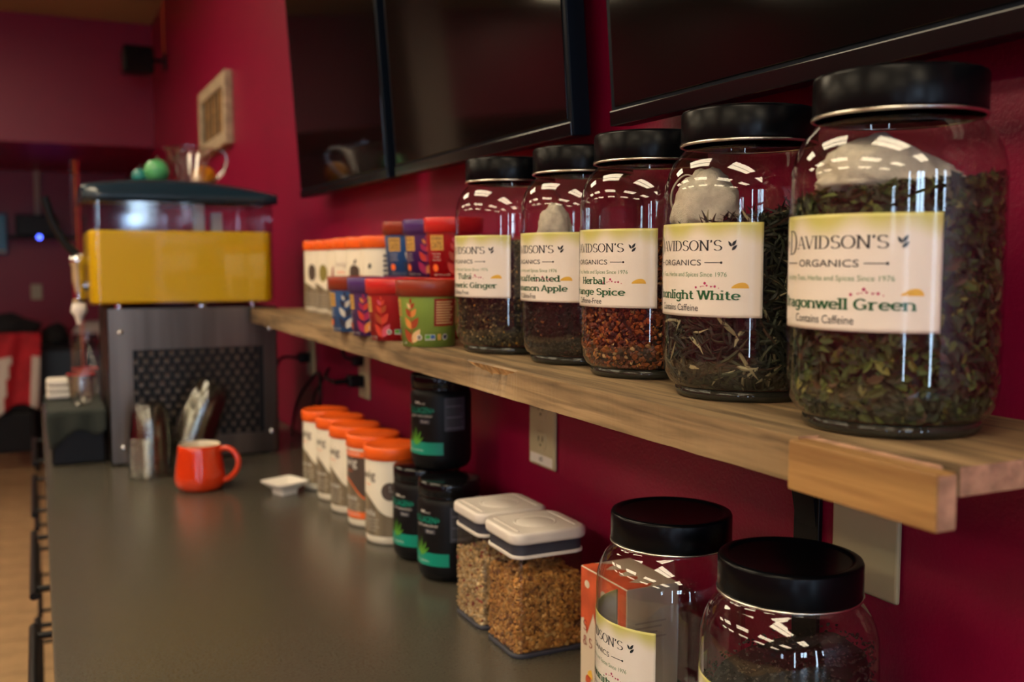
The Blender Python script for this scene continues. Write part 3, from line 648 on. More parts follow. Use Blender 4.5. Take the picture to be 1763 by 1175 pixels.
# ---- dry tea, one mass per jar
def tea(x, y, z, fill, n, kind, palette, label, slope=0.0, rm=0.0738, seed=1, core=(0.004, 0.004, 0.003)):
    rg = np.random.default_rng(seed); t = thing('dry_tea', label, 'tea', (x, y, z + 0.0108))
    az = math.atan2(CAM.y - y, CAM.x - x)
    def top(px, py):
        rr = px * math.sin(az) * -1 + py * math.cos(az)     # viewer's right is -rr
        return fill + slope * (-px * math.sin(az) + py * math.cos(az)) / 0.07 + 0.006 * noise.noise(Vector((px * 40, py * 40, seed)))
    def jr(zz): return rm if zz > 0.024 else rm - 0.011 * ((0.024 - zz) / 0.024) ** 1.7
    # dark body of the heap
    V = []; F = []; S, L = 48, 14
    for j in range(L + 1):
        for i in range(S):
            a = 2 * PI * i / S; tz = top(0.066 * math.cos(a), 0.066 * math.sin(a)) - 0.004; zz = tz * j / L; r_ = jr(zz) - 0.0065 + 0.0015 * noise.noise(Vector((math.cos(a) * 9, math.sin(a) * 9, zz * 150)))
            if j == L: r_ -= 0.004
            V.append((r_ * math.cos(a), r_ * math.sin(a), zz))
    for j in range(L):
        for i in range(S): i2 = (i + 1) % S; F.append((j * S + i, j * S + i2, (j + 1) * S + i2, (j + 1) * S + i))
    V.append((0, 0, top(0, 0) - 0.001)); c = len(V) - 1; V.append((0, 0, 0)); b = c + 1
    for i in range(S): i2 = (i + 1) % S; F.append((L * S + i, L * S + i2, c)); F.append((i2, i, b))
    o = tonemesh('heap', V, F, [core] * len(V), M['tone'], t); o['kind'] = 'stuff'
    VV = []; FF = []; CC = []
    pal = np.array([p[:3] for p in palette]); wt = np.array([p[3] for p in palette]); wt = wt / wt.sum()
    cnt = 0
    for i in range(n):
        if rg.random() < 0.22: rr = 0.070 * math.sqrt(rg.random()); a = rg.random() * 2 * PI; px, py = rr * math.cos(a), rr * math.sin(a); pz = top(px, py) + rg.uniform(-0.002, 0.003); nrm = Vector((rg.normal() * .5, rg.normal() * .5, 1)).normalized()
        else:
            a = az + rg.uniform(-PI * 0.72, PI * 0.72); pz = rg.random(); pz = pz * (top(0.07 * math.cos(a), 0.07 * math.sin(a)) + 0.002)
            rr = jr(pz) - abs(rg.normal()) * 0.0035 - 0.0006; px, py = rr * math.cos(a), rr * math.sin(a); nrm = Vector((math.cos(a) + rg.normal() * .35, math.sin(a) + rg.normal() * .35, rg.normal() * .35)).normalized()
        tan = Vector((rg.normal(), rg.normal(), rg.normal() * (0.7))); tan = (tan - nrm * tan.dot(nrm)).normalized(); bt = nrm.cross(tan)
        c = Vector((px, py, pz)); col = pal[rg.choice(len(pal), p=wt)] * rg.uniform(0.55, 1.35); o0 = len(VV)
        if kind == 'leaf':
            l = rg.uniform(0.0030, 0.0080); w = l * rg.uniform(0.26, 0.52); cu = rg.uniform(-0.3, 0.3) * l; fo = rg.uniform(0.1, 0.5) * w
            pts = [c - tan * l, c - tan * l * .35 + bt * w + nrm * fo, c + tan * l * .35 + bt * w * .9 + nrm * fo, c + tan * l + nrm * cu, c + tan * l * .35 - bt * w + nrm * fo, c - tan * l * .35 - bt * w + nrm * fo, c - tan * l * .3, c + tan * l * .4]
            fs = [(0, 6, 1), (1, 6, 7, 2), (2, 7, 3), (3, 7, 4), (4, 7, 6, 5), (5, 6, 0)]
        elif kind == 'long':
            l = rg.uniform(0.008, 0.026); w = rg.uniform(0.0008, 0.0022); k1 = rg.uniform(-0.5, 0.5) * l; pts = []; fs = []
            for q_ in range(6):
                s_ = q_ / 5 * 2 - 1; ww = w * (1 - s_ * s_ * 0.85); cc = c + tan * l * s_ + bt * k1 * (s_ * s_) * 0.8 + nrm * (-abs(s_) ** 2 * l * l / 0.15 + w * rg.uniform(-.5, .5))
                pts += [cc + bt * ww, cc + nrm * ww * .8, cc - bt * ww]
            for q_ in range(5): fs += [(3 * q_, 3 * q_ + 1, 3 * q_ + 4, 3 * q_ + 3), (3 * q_ + 1, 3 * q_ + 2, 3 * q_ + 5, 3 * q_ + 4)]
        else:
            l = rg.uniform(0.0014, 0.0042) * (1.1 if kind == 'chip' else 0.68); pts = [c + nrm * l * 0.4]; m_ = 6
            for q_ in range(m_):
                an = 2 * PI * q_ / m_; rr2 = l * rg.uniform(0.6, 1.1); pts.append(c + tan * rr2 * math.cos(an) + bt * rr2 * math.sin(an) * rg.uniform(.5, 1) - nrm * rg.uniform(0, .4) * l)
            fs = [(0, q_ + 1, (q_ + 1) % m_ + 1) for q_ in range(m_)]
        for p_ in pts:
            r2 = math.hypot(p_[0], p_[1]); lim = jr(max(0, p_[2])) + 0.0012
            if r2 > lim: p_ = Vector((p_[0] * lim / r2, p_[1] * lim / r2, p_[2]))
            VV.append((p_[0], p_[1], max(0.0, p_[2]))); CC.append(col)
        FF += [tuple(o0 + q_ for q_ in g_) for g_ in fs]; cnt += 1
    o = tonemesh('loose_pieces', VV, FF, np.clip(CC, 0, 1), M['tone'], t); o['kind'] = 'stuff'
    return t
GR = [(0.030, 0.050, 0.012, 4), (0.065, 0.090, 0.018, 2), (0.016, 0.020, 0.008, 6), (0.16, 0.15, 0.035, .6), (0.06, 0.030, 0.015, .7)]
tea(*j1, SH, 0.163, 5200, 'leaf', GR, 'mixed green leaf tea filling the near shelf jar', slope=0.008, seed=1)
tea(*j2, SH, 0.146, 2600, 'long', [(0.010, 0.012, 0.008, 7), (0.025, 0.030, 0.016, 3), (0.27, 0.24, 0.14, .9), (0.04, 0.02, 0.012, .6)], 'long twisted dark and silvery leaf tea in the second shelf jar', slope=0.014, seed=2)
tea(*j3, SH, 0.132, 6500, 'chip', [(0.26, 0.060, 0.012, 4), (0.11, 0.022, 0.010, 4), (0.40, 0.15, 0.03, 1.2), (0.45, 0.27, 0.12, .5), (0.04, 0.012, 0.01, 2)], 'red and amber fruit chip tea in the third shelf jar', seed=3, core=(0.02, 0.006, 0.004))
tea(*j4, SH, 0.135, 6500, 'fine', [(0.010, 0.007, 0.005, 7), (0.022, 0.011, 0.007, 3), (0.22, 0.10, 0.035, .22), (0.05, 0.010, 0.008, .6)], 'near black fine tea with amber flecks in the fourth shelf jar', seed=4)
tea(*j5, SH, 0.138, 6500, 'fine', [(0.045, 0.036, 0.014, 4), (0.10, 0.075, 0.028, 2), (0.30, 0.22, 0.11, 1), (0.38, 0.20, 0.02, .4), (0.03, 0.028, 0.015, 3)], 'olive brown herbal tea with tan flecks in the farthest shelf jar', seed=5)
tea(*j7, CT, 0.155, 2500, 'fine', [(0.018, 0.015, 0.012, 6), (0.035, 0.028, 0.02, 3)], 'black leaf tea inside the nearest countertop jar', slope=0.018, seed=6)

# ---- muslin bags lying on the tea
def bag(c, sx_, sy_, sz_, rz, label, seed, point=0.0):
    bm = bmesh.new(); bmesh.ops.create_icosphere(bm, subdivisions=4, radius=1)
    for v in bm.verts:
        p = v.co.copy(); n_ = noise.noise(p * 2.2 + Vector((seed, 0, 0))) * 0.20 + abs(noise.noise(p * 4 + Vector((seed, 3, 0)))) * 0.16 + noise.noise(p * 11 + Vector((seed, 7, 0))) * 0.035
        v.co *= 1 + n_
        if point: k = max(0, p.x); v.co.z *= 1 - 0.75 * k ** 1.5; v.co.y *= 1 - 0.5 * k; v.co.x *= 1 + point * k * k
        if v.co.z < 0: v.co.z *= 0.45
        v.co.x *= sx_; v.co.y *= sy_; v.co.z *= sz_
    me = bpy.data.meshes.new('muslin_bag'); bm.to_mesh(me); bm.free(); me.materials.append(M['muslin']); me.polygons.foreach_set('use_smooth', [True] * len(me.polygons))
    o = bpy.data.objects.new('muslin_bag', me); COL.objects.link(o); o.location = c; o.rotation_euler = (0, 0, rz)
    return tag(o, label, 'cloth bag')
bag((j1[0] - 0.015, j1[1] + 0.001, SH + 0.184), 0.046, 0.034, 0.031, R(-46), 'cream muslin bag lying on green tea in the near shelf jar', 2, 0.25)
bag((j2[0] - 0.034, j2[1] + 0.016, SH + 0.163), 0.031, 0.027, 0.042, R(-40), 'bulging cream muslin bag on top of the twisted leaf tea', 5)
bag((j4[0] - 0.033, j4[1] + 0.010, SH + 0.158), 0.021, 0.020, 0.034, R(-40), 'small muslin bag on the near black tea in fourth shelf jar', 9)
st_ = MB().tube(smooth_path([(j2[0] - 0.040, j2[1] + 0.01, SH + 0.196), (j2[0] - 0.054, j2[1] + 0.022, SH + 0.203), (j2[0] - 0.060, j2[1] + 0.034, SH + 0.19), (j2[0] - 0.056, j2[1] + 0.038, SH + 0.172), (j2[0] - 0.045, j2[1] + 0.03, SH + 0.165)]), 0.0008, 6).obj('drawstring', M['muslin'])
tag(st_, 'thin white drawstring looping beside the bulging muslin bag', 'string')

# ================================================================== CARTON behind the countertop jar
cx0, cx1, cy0, cy1, cz = -0.116, -0.046, 0.926, 1.030, 0.147
cb_ = thing('carton', 'cream carton splashed with coral red, seen behind and through the Immunity jar', 'box', ((cx0 + cx1) / 2, (cy0 + cy1) / 2, CT))
hx, hy = (cx1 - cx0) / 2, (cy1 - cy0) / 2
M['carton'] = mat('cream_carton', (0.66, 0.55, 0.42), 0.55); M['coral'] = mat('coral_print', (0.62, 0.10, 0.035), 0.5, var=0.35, vscale=25); M['maroon'] = mat('brick_red_print', (0.30, 0.02, 0.02), 0.5)
MB().box((-hx, -hy, 0), (hx, hy, cz), 0.0008).obj('carton_box', M['carton'], cb_)
f = lambda u, v, k: (-hx - 0.0002 - k, -u, v)
d = Decal(f); P = [(-hy + .001, cz - .001), (hy - .001, cz - .001)] + [(hy - 0.001 - i * (2 * hy - .002) / 14, cz * (0.52 + 0.09 * math.sin(i * 2.1) + 0.05 * math.sin(i * 5.3))) for i in range(15)]
n = 15
V = []
for i in range(n): u = -hy + .001 + i * (2 * hy - .002) / (n - 1); V += [(u, cz - .001), (u, cz * (0.56 + 0.07 * math.sin(i * 2.1) + 0.05 * math.sin(i * 5.3)))]
d.raw(V, [(2 * i, 2 * i + 1, 2 * i + 3, 2 * i + 2) for i in range(n - 1)], M['coral'], 1)
for u, v, a in ((-0.036, 0.128, 0.006), (0.002, 0.125, 0.007), (0.02, 0.118, 0.006), (0.028, 0.104, 0.007), (0.01, 0.10, 0.005)): d.ell(u, v, a, a * 0.8, M['carton'], 2)
d.leaf(-0.01, 0.12, 0.02, 0.004, -50, M['leaf_ink'], 3)
d.serif('S', -0.040, 0.070, 0.013, M['maroon'], 0.5, 0.3, .5, w=0.010); d.serif('& S', -0.034, 0.052, 0.012, M['maroon'], 0.5, 0.3, .5, w=0.021)
d.leaf(-0.03, 0.012, 0.015, 0.006, 70, M['yellow_ink'], 2); d.leaf(-0.038, 0.008, 0.015, 0.006, 30, M['coral'], 3)
d.obj('front_print', cb_)
f = lambda u, v, k: (u, v, cz + 0.0002 + k)
d = Decal(f)
V = []
for i in range(n): u = -hy + .001 + i * (2 * hy - .002) / (n - 1); V += [(-hx + .001, u), (-hx + 0.028 + 0.012 * math.sin(i * 1.7), u)]
d.raw(V, [(2 * i, 2 * i + 1, 2 * i + 3, 2 * i + 2) for i in range(n - 1)], M['coral'], 1); d.obj('top_print', cb_)
f = lambda u, v, k: (u, -hy - 0.0002 - k, v)
d = Decal(f)
for i in range(4): d.rect(-0.024, 0.105 - i * 0.006, 0.018 - (i % 3) * 0.006, 0.107 - i * 0.006, M['beige'], 1, 1)
d.obj('side_print', cb_)

# ================================================================== SQUARE FOOD CONTAINERS
def clumps(x0, x1, y0, y1, z0, z1, n, size, palette, seed, parent, core, top_noise=0.006):
    rg = np.random.default_rng(seed); VV = []; FF = []; CC = []
    bm = bmesh.new(); bmesh.ops.create_icosphere(bm, subdivisions=1, radius=1); bv = np.array([v.co[:] for v in bm.verts]); bf = [[v.index for v in f_.verts] for f_ in bm.faces]; bm.free()
    pal = np.array([p[:3] for p in palette]); wt = np.array([p[3] for p in palette]); wt = wt / wt.sum()
    for i in range(n):
        s_ = rg.uniform(*size); side = rg.random(); x = rg.uniform(x0 + s_, x1 - s_); y = rg.uniform(y0 + s_, y1 - s_); z = rg.uniform(z0, z1)
        tz = z1 + top_noise * noise.noise(Vector((x * 50, y * 50, seed)))
        if side < 0.38: y = y0 + s_ * 0.8 + abs(rg.normal()) * 0.003
        elif side < 0.70: x = x0 + s_ * 0.8 + abs(rg.normal()) * 0.003
        elif side < 0.76: x = x1 - s_ * 0.8
        elif side < 0.80: y = y1 - s_ * 0.8
        else: z = tz + rg.uniform(-s_, s_ * 0.5)
        z = min(z, tz)
        m3 = rg.normal(size=(3, 3)); q_, _ = np.linalg.qr(m3)
        p = (bv * (1 + rg.uniform(-0.32, 0.32, size=(len(bv), 1))) * np.array([1, rg.uniform(.55, 1), rg.uniform(.35, .8)])) @ q_ * s_ + np.array([x, y, max(z, z0 + s_ * .6)])
        p[:, 0] = np.clip(p[:, 0], x0, x1); p[:, 1] = np.clip(p[:, 1], y0, y1); p[:, 2] = np.maximum(p[:, 2], z0)
        o0 = len(VV); VV += p.tolist(); FF += [[o0 + k for k in f_] for f_ in bf]
        c = pal[rg.choice(len(pal), p=wt)] * rg.uniform(0.6, 1.3); CC += [c * rg.uniform(.8, 1.2) for _ in range(len(bv))]
    o = tonemesh('loose_pieces', VV, FF, np.clip(CC, 0, 1), M['tone'], parent); o['kind'] = 'stuff'
    h = MB().box((x0 + .004, y0 + .004, z0), (x1 - .004, y1 - .004, z1 - 0.004)); me = h
    oo = tonemesh('heap', me.v, me.f, [core] * len(me.v), M['tone'], parent); oo['kind'] = 'stuff'
def container(x, y, label):
    t = thing('food_container', label, 'container', (x, y, CT), group=None)
    MB().rsquare(0.093, 0.090, 0.002, 0.128, 0.014, bev=0.0, caps=(True, False)).obj('clear_body', M['acrylic'], t)
    MB().rsquare(0.095, 0.092, 0.0, 0.006, 0.015, bev=0.002).obj('base', M['grey_gasket'], t)
    MB().rsquare(0.0945, 0.0915, 0.1265, 0.131, 0.0145, bev=0.001).obj('rim', M['white_plastic'], t)
    MB().rsquare(0.091, 0.088, 0.131, 0.1445, 0.014).obj('gasket', M['grey_gasket'], t)
    l = MB().rsquare(0.101, 0.098, 0.1445, 0.160, 0.017, bev=0.0045).obj('lid', M['white_plastic'], t)
    MB().lathe([(0.0, 0.1606), (0.0215, 0.1606), (0.0228, 0.1600), (0.0232, 0.1592)], 40).obj('press_button', M['white_plastic'], l)
    MB().lathe([(0.0236, 0.1600), (0.0250, 0.1610), (0.0264, 0.1600)], 40).box((0.036, -0.036, 0.1597), (0.0395, 0.036, 0.1612), 0.0006).box((-0.0395, -0.036, 0.1597), (-0.036, 0.036, 0.1612), 0.0006).obj('lid_ridge', M['white_plastic'], l)
    return t
OX1 = (-0.108, 1.170); OX2 = (-0.108, 1.283)
container(*OX1, 'nearer clear square container with white push lid, full of brown granola')
container(*OX2, 'farther clear square container with white push lid, holding pale muesli')
for o_ in [o for o in COL.objects if o.name.startswith('food_container')]: o_.scale = (1.11, 1.05, 1.04)
g1 = thing('granola', 'toasted brown granola clusters filling the nearer square container', 'granola', (*OX1, CT + 0.0062))
clumps(-0.0455, 0.0455, -0.044, 0.044, 0, 0.090, 4300, (0.0028, 0.0054), [(0.50, 0.24, 0.055, 4), (0.36, 0.15, 0.035, 3), (0.62, 0.36, 0.12, 1.2), (0.16, 0.06, 0.02, .8)], 11, g1, (0.10, 0.04, 0.012), 0.012)
g1.scale = (1.11, 1.05, 1.04)
g2 = thing('muesli', 'pale oat muesli with red berries filling the farther square container', 'muesli', (*OX2, CT + 0.0062))
clumps(-0.0455, 0.0455, -0.044, 0.044, 0, 0.088, 3600, (0.0020, 0.0040), [(0.58, 0.38, 0.17, 5), (0.45, 0.28, 0.11, 2), (0.70, 0.55, 0.32, 1.5), (0.30, 0.04, 0.03, .5)], 12, g2, (0.25, 0.15, 0.06), 0.010)

g2.scale = (1.11, 1.05, 1.04)
# ================================================================== ORANGE-LIDDED TUBS
tubprof = [(0.0, 0.0), (0.044, 0.0), (0.0475, 0.0015), (0.0497, 0.006), (0.0502, 0.011), (0.0502, 0.148), (0.0492, 0.1515), (0.047, 0.153), (0.047, 0.157)]
def tub(x, y, z, phi, label, style=0, H=0.176, group=None):
    t = thing('protein_tub', label, 'tub', (x, y, z), group=group); s_ = H / 0.176
    MB().lathe([(r_, q_ * s_) for r_, q_ in tubprof], 64).obj('tub_body', M['tub_white'], t)
    MB().lathe([(0.0515, 0.153 * s_), (0.0527, 0.154 * s_), (0.0527, 0.1735 * s_), (0.0515, 0.176 * s_), (0.0490, 0.1765 * s_), (0.0478, 0.1755 * s_), (0.0, 0.1755 * s_)], 64).obj('cap', M['orange_cap'], t)
    a0 = facing(x, y, phi); f = lambda u, v, k: ((0.0505 + k) * math.cos(a0 + u / 0.0505), (0.0505 + k) * math.sin(a0 + u / 0.0505), v * s_)
    d = Decal(f)
    def wave(u): return 0.072 + 0.022 * math.tanh(-(u - 0.016) / 0.022)
    us = [-0.045 + 0.155 * i / 48 for i in range(49)]; V = []
    for u in us: V += [(u, 0.016), (u, wave(u))]
    d.raw(V, [(2 * i, 2 * i + 2, 2 * i + 3, 2 * i + 1) for i in range(48)], M['tub_wood'], 1)
    if style == 1:
        V = []
        for u in us: V += [(u, wave(u)), (u, 0.137)]
        d.raw(V, [(2 * i, 2 * i + 2, 2 * i + 3, 2 * i + 1) for i in range(48)], M['tub_brown'], 1)
        V = []
        for u in us: V += [(u, wave(u) - 0.002), (u, wave(u) + 0.002)]
        d.raw(V, [(2 * i, 2 * i + 2, 2 * i + 3, 2 * i + 1) for i in range(48)], M['orange_ink'], 2)
        d.rect(-0.045, 0.136, 0.11, 0.148, M['orange_ink'], 2); d.rect(-0.045, 0.018, 0.11, 0.031, M['orange_ink'], 2)
        d.text('PROTEIN POWDER', 0.0, 0.1395, 0.05, 0.005, M['white_ink'], 3); d.text('organic whey', 0.0, 0.0225, 0.05, 0.005, M['white_ink'], 3)
    ink = M['white_ink'] if style == 1 else M['tub_brown']
    d.text('twig', -0.004, 0.113, 0.044, 0.021, ink, 3)
    d.text('protein', -0.006, 0.106, 0.024, 0.0045, M['orange_ink'], 3)
    d.text({0: 'vanilla', 1: 'creamsicle', 2: 'chocolate', 3: 'plain', 4: 'berry'}[style], -0.004, 0.052, 0.042, 0.011, M['white_ink'], 3)
    for i, w_ in enumerate((0.05, 0.044, 0.052, 0.04)): d.text('all natural grass fed', -0.002, 0.044 - i * 0.0065, w_, 0.0032, M['white_ink'], 3)
    if style == 0:
        d.ell(0.046, 0.098, 0.0160, 0.0165, M['tub_brown'], 2, 28); d.ell(0.060, 0.112, 0.006, 0.007, M['orange_ink'], 3); d.rect(0.0455, 0.098, 0.0463, 0.109, M['white_ink'], 3, 1); d.rect(0.0455, 0.098, 0.057, 0.0988, M['white_ink'], 3, 2)
    d.obj('printed_wrap', t)
    return t
TX = -0.109
names = ['nearest orange capped protein tub on the countertop, with a round brown badge', 'second orange capped tub on the countertop, brown wrap with orange stripes', 'third orange capped tub on the countertop, in the middle of its row', 'fourth orange capped tub on the countertop, next to the farthest one', 'farthest orange capped tub on the countertop, beside the white dish']
for i, (x, y) in enumerate([(-0.118, 1.733), (-0.115, 1.860), (-0.117, 1.977), (-0.115, 2.093), (-0.118, 2.206)]):
    tub(x, y, CT, -58, names[i], [0, 1, 2, 3, 4][i], 0.178, 'orange capped tubs on the countertop')
# those on the shelf stand turned so that mostly blank wrap shows
def tub_shelf(x, y, phi, label, badge, H, full):
    t = thing('protein_tub', label, 'tub', (x, y, SH), group='orange capped tubs on the shelf'); s_ = H / 0.176
    MB().lathe([(r_, q_ * s_) for r_, q_ in tubprof], 64).obj('tub_body', M['tub_white'], t)
    MB().lathe([(0.0515, 0.153 * s_), (0.0527, 0.154 * s_), (0.0527, 0.1735 * s_), (0.0515, 0.176 * s_), (0.0490, 0.1765 * s_), (0.0, 0.1755 * s_)], 64).obj('cap', M['orange_cap'], t)
    a0 = facing(x, y, phi); f = lambda u, v, k: ((0.0505 + k) * math.cos(a0 + u / 0.0505), (0.0505 + k) * math.sin(a0 + u / 0.0505), v * s_)
    d = Decal(f); us = [-0.072 + 0.144 * i / 48 for i in range(49)]; V = []
    for u in us: V += [(u, 0.012), (u, 0.062 + 0.012 * math.tanh(-u / 0.02))]
    d.raw(V, [(2 * i, 2 * i + 2, 2 * i + 3, 2 * i + 1) for i in range(48)], M['tub_wood'], 1)
    for i in range(6): d.text('natural whey protein powder', 0, 0.046 - i * 0.006, 0.06, 0.003, M['white_ink'], 3)
    if badge == 'apple':
        d.ell(0, 0.106, 0.014, 0.013, M['tub_brown'], 2); d.leaf(0, 0.120, 0.014, 0.003, 60, M['tub_brown'], 2); d.rect(-0.0135, 0.090, 0.0135, 0.106, M['tub_brown'], 2)
    elif badge == 'word': d.text('twig', 0, 0.112, 0.032, 0.013, M['beige'], 3); d.text('vanilla', 0, 0.100, 0.026, 0.006, M['orange_ink'], 3)
    elif badge == 'panel':
        d.leaf(-0.034, 0.112, 0.012, 0.004, 75, M['ink'], 3)
        for i in range(8): d.rect(-0.004, 0.068 + i * 0.0095, 0.010 - (i % 3) * 0.003, 0.0735 + i * 0.0095, M['grey_ink'], 2, 3)
    else: d.ell(0, 0.098, 0.012, 0.021, badge, 2)
    d.obj('printed_wrap', t)
M['olive_ink'] = mat('olive_print', (0.25, 0.21, 0.05), 0.4)
tub_shelf(-0.085, 1.850, -4, 'orange capped tub on shelf with a column of grey lettering, behind the red cup', 'panel', 0.170, 0)
tub_shelf(-0.083, 1.957, -44, 'orange capped tub on shelf printed with a brown apple', 'apple', 0.170, 0)
tub_shelf(-0.080, 2.066, -45, 'orange capped tub on shelf with pale lettering, behind the blue cup', 'word', 0.170, 0)
tub_shelf(-0.060, 2.192, -38, 'orange capped tub on shelf with maroon badge, third from the far end', M['maroon'], 0.170, 0)
tub_shelf(-0.060, 2.297, -40, 'orange capped tub on shelf with olive badge, second from the far end', M['olive_ink'], 0.170, 0)
tub_shelf(-0.060, 2.402, -40, 'orange capped tub at the very far end of the shelf', M['tub_brown'], 0.170, 0)

# ================================================================== BLACK TUBS
def btub(x, y, z, phi, label, panel=True):
    t = thing('collagen_tub', label, 'tub', (x, y, z), group=None)
    MB().lathe([(0.0, 0), (0.038, 0), (0.046, 0.004), (0.0505, 0.012), (0.052, 0.022), (0.052, 0.125), (0.0505, 0.131), (0.049, 0.134)], 64).obj('tub_body', M['black'], t)
    MB().lathe([(0.049, 0.134), (0.0505, 0.1345), (0.051, 0.137), (0.0500, 0.1395), (0.0512, 0.142), (0.0512, 0.158), (0.0495, 0.1615), (0.046, 0.1625), (0.0, 0.1625)], 64).obj('cap', M['black_gloss'], t)
    a0 = facing(x, y, phi); f = lambda u, v, k: ((0.0522 + k) * math.cos(a0 + u / 0.0522), (0.0522 + k) * math.sin(a0 + u / 0.0522), v)
    d = Decal(f)
    d.rect(-0.045, 0.028, 0.041, 0.049, M['teal'], 1); d.text('premium peptides', -0.016, 0.033, 0.045, 0.0035, M['white_ink'], 3)
    d.text('COLLAGEN+', -0.004, 0.097, 0.060, 0.0105, M['teal'], 2); d.text('COLLAGEN+', -0.0034, 0.0972, 0.060, 0.0105, M['teal'], 3); d.text('BEAUTY & SKIN SUPPORT', 0, 0.091, 0.046, 0.0035, M['white_ink'], 2)
    d.leaf(-0.006, 0.113, 0.005, 0.002, 60, M['white_ink'], 2); d.leaf(-0.009, 0.113, 0.005, 0.002, 120, M['white_ink'], 2); d.text('natural', 0.003, 0.1125, 0.012, 0.003, M['white_ink'], 2)
    d.rect(-0.002, 0.080, 0.018, 0.0875, M['grey_ink'], 1); d.text('20 serv', 0.008, 0.082, 0.013, 0.0035, M['white_ink'], 2)
    for ang, l in ((92, 0.031), (66, 0.027), (116, 0.027), (42, 0.022), (140, 0.022)): d.leaf(-0.010, 0.043, l, 0.0019, ang, M['leaf_ink'], 4)
    if panel:
        d.rect(0.043, 0.068, 0.082, 0.124, M['grey_ink'], 1)
        for i in range(11): d.rect(0.046, 0.072 + i * 0.0046, 0.080 - (i % 3) * 0.004, 0.0735 + i * 0.0046, M['slot'] if i % 4 else M['dim_ink'], 2)
    d.obj('printed_wrap', t)
btub(-0.103, 1.489, CT, -46, 'black supplement tub on the countertop nearest the square containers')
btub(-0.104, 1.611, CT, -46, 'black supplement tub on the countertop nearest the orange capped tubs')
btub(-0.082, 1.578, CT + 0.1628, -41, 'black supplement tub stacked across the two lower black tubs')

# ================================================================== OAT CUPS
def oat(x, y, z, phi, capc, body, leafs, label, extra=None, hid=False):
    t = thing('oat_cup', label, 'cup', (x, y, z), group='instant oat cups on the shelf')
    rad = lambda v: 0.0385 + 0.0065 * v / 0.083
    MB().lathe([(0, 0.002), (0.036, 0.002), (0.037, 0.0), (0.0385, 0.0), (0.0450, 0.083)], 56).obj('cup_body', body, t)
    MB().lathe([(0.0455, 0.0725), (0.0476, 0.0730), (0.0484, 0.0945), (0.0472, 0.0962), (0.0455, 0.0962), (0.0448, 0.0950), (0, 0.0950)], 56).obj('cup_lid', capc, t)
    a0 = facing(x, y, phi)
    def f(u, v, k): r_ = rad(v) + 0.0004 + k; return (r_ * math.cos(a0 + u / 0.042), r_ * math.sin(a0 + u / 0.042), v)
    d = Decal(f)
    d.rect(-0.013, 0.044, 0.013, 0.068, M['gold'], 1); d.text('SEVEN', 0, 0.0595, 0.020, 0.0058, M['tub_brown'], 3); d.text('OATS', 0, 0.0465, 0.0205, 0.0105, M['tub_brown'], 3)
    for i, w_ in enumerate((0.017, 0.014, 0.018)): d.text('hearty blend', -0.001, 0.037 - i * 0.005, w_, 0.003, M['white_ink'], 3)
    vx = 0.0335; d.rect(vx - 0.0006, 0.003, vx + 0.0006, 0.070, leafs[0], 1, 1)
    for i, (v, l, w) in enumerate(((0.006, 0.025, 0.0060), (0.026, 0.021, 0.0050), (0.043, 0.016, 0.0040), (0.055, 0.011, 0.0028))):
        d.leaf(vx, v, l, w, 55, leafs[(1 + i) % len(leafs)], 2); d.leaf(vx, v, l, w, 125, leafs[(2 + i) % len(leafs)], 2)
    d.leaf(vx, 0.062, 0.009, 0.002, 85, leafs[0], 2)
    d.ell(-0.004, 0.016, 0.006, 0.006, M['orange_ink'], 2)
    d.ell(0.046, 0.014, 0.0042, 0.0042, M['white_ink'], 4); d.ell(0.046, 0.014, 0.0030, 0.0030, M['tub_brown'], 5); d.text('GF', 0.046, 0.0127, 0.004, 0.0026, M['white_ink'], 7)
    d.rect(0.055, 0.010, 0.070, 0.018, M['white_ink'], 3); d.rect(0.0555, 0.012, 0.0625, 0.0175, M['leaf_ink'], 4); d.rect(0.063, 0.012, 0.0695, 0.0175, M['blue'], 4); d.text('NON GMO', 0.0625, 0.0103, 0.013, 0.0014, M['ink'], 5)
    d.text('NET WT 2.1 OZ', 0.008, 0.004, 0.030, 0.0025, M['white_ink'], 3)
    if extra:
        d.rect(0.068, 0.030, 0.104, 0.070, M['rust'], 1)
        for i in range(9): d.rect(0.071, 0.034 + i * 0.0038, 0.100 - (i * 5 % 3) * 0.003, 0.0355 + i * 0.0038, M['leafpale'], 2)
        d.rect(0.0735, 0.010, 0.079, 0.019, M['gold'], 3); d.ell(0.086, 0.0145, 0.0045, 0.0045, M['white_ink'], 3); d.ell(0.086, 0.0145, 0.0034, 0.0034, M['grey_ink'], 4)
    d.obj('printed_wrap', t)
M['gold'] = mat('gold_print', (0.66, 0.38, 0.09), 0.4); M['blue'] = mat('blue_print', (0.035, 0.13, 0.36), 0.4); M['purple'] = mat('purple_print', (0.075, 0.025, 0.15), 0.4)
M['red'] = mat('red_print', (0.42, 0.008, 0.016), 0.35); M['green'] = mat('green_print', (0.27, 0.40, 0.07), 0.4); M['rust'] = mat('rust_lid', (0.27, 0.030, 0.012), 0.35)
M['redlid'] = mat('red_lid', (0.62, 0.018, 0.018), 0.35); M['purplelid'] = mat('purple_lid', (0.075, 0.03, 0.17), 0.35); M['leafpale'] = mat('pale_leaf_print', (0.75, 0.50, 0.24), 0.4)
M['leaforange'] = mat('orange_leaf_print', (0.70, 0.26, 0.06), 0.4); M['leafpink'] = mat('pink_leaf_print', (0.62, 0.09, 0.15), 0.4); M['leafrust'] = mat('rust_leaf_print', (0.38, 0.06, 0.02), 0.4)
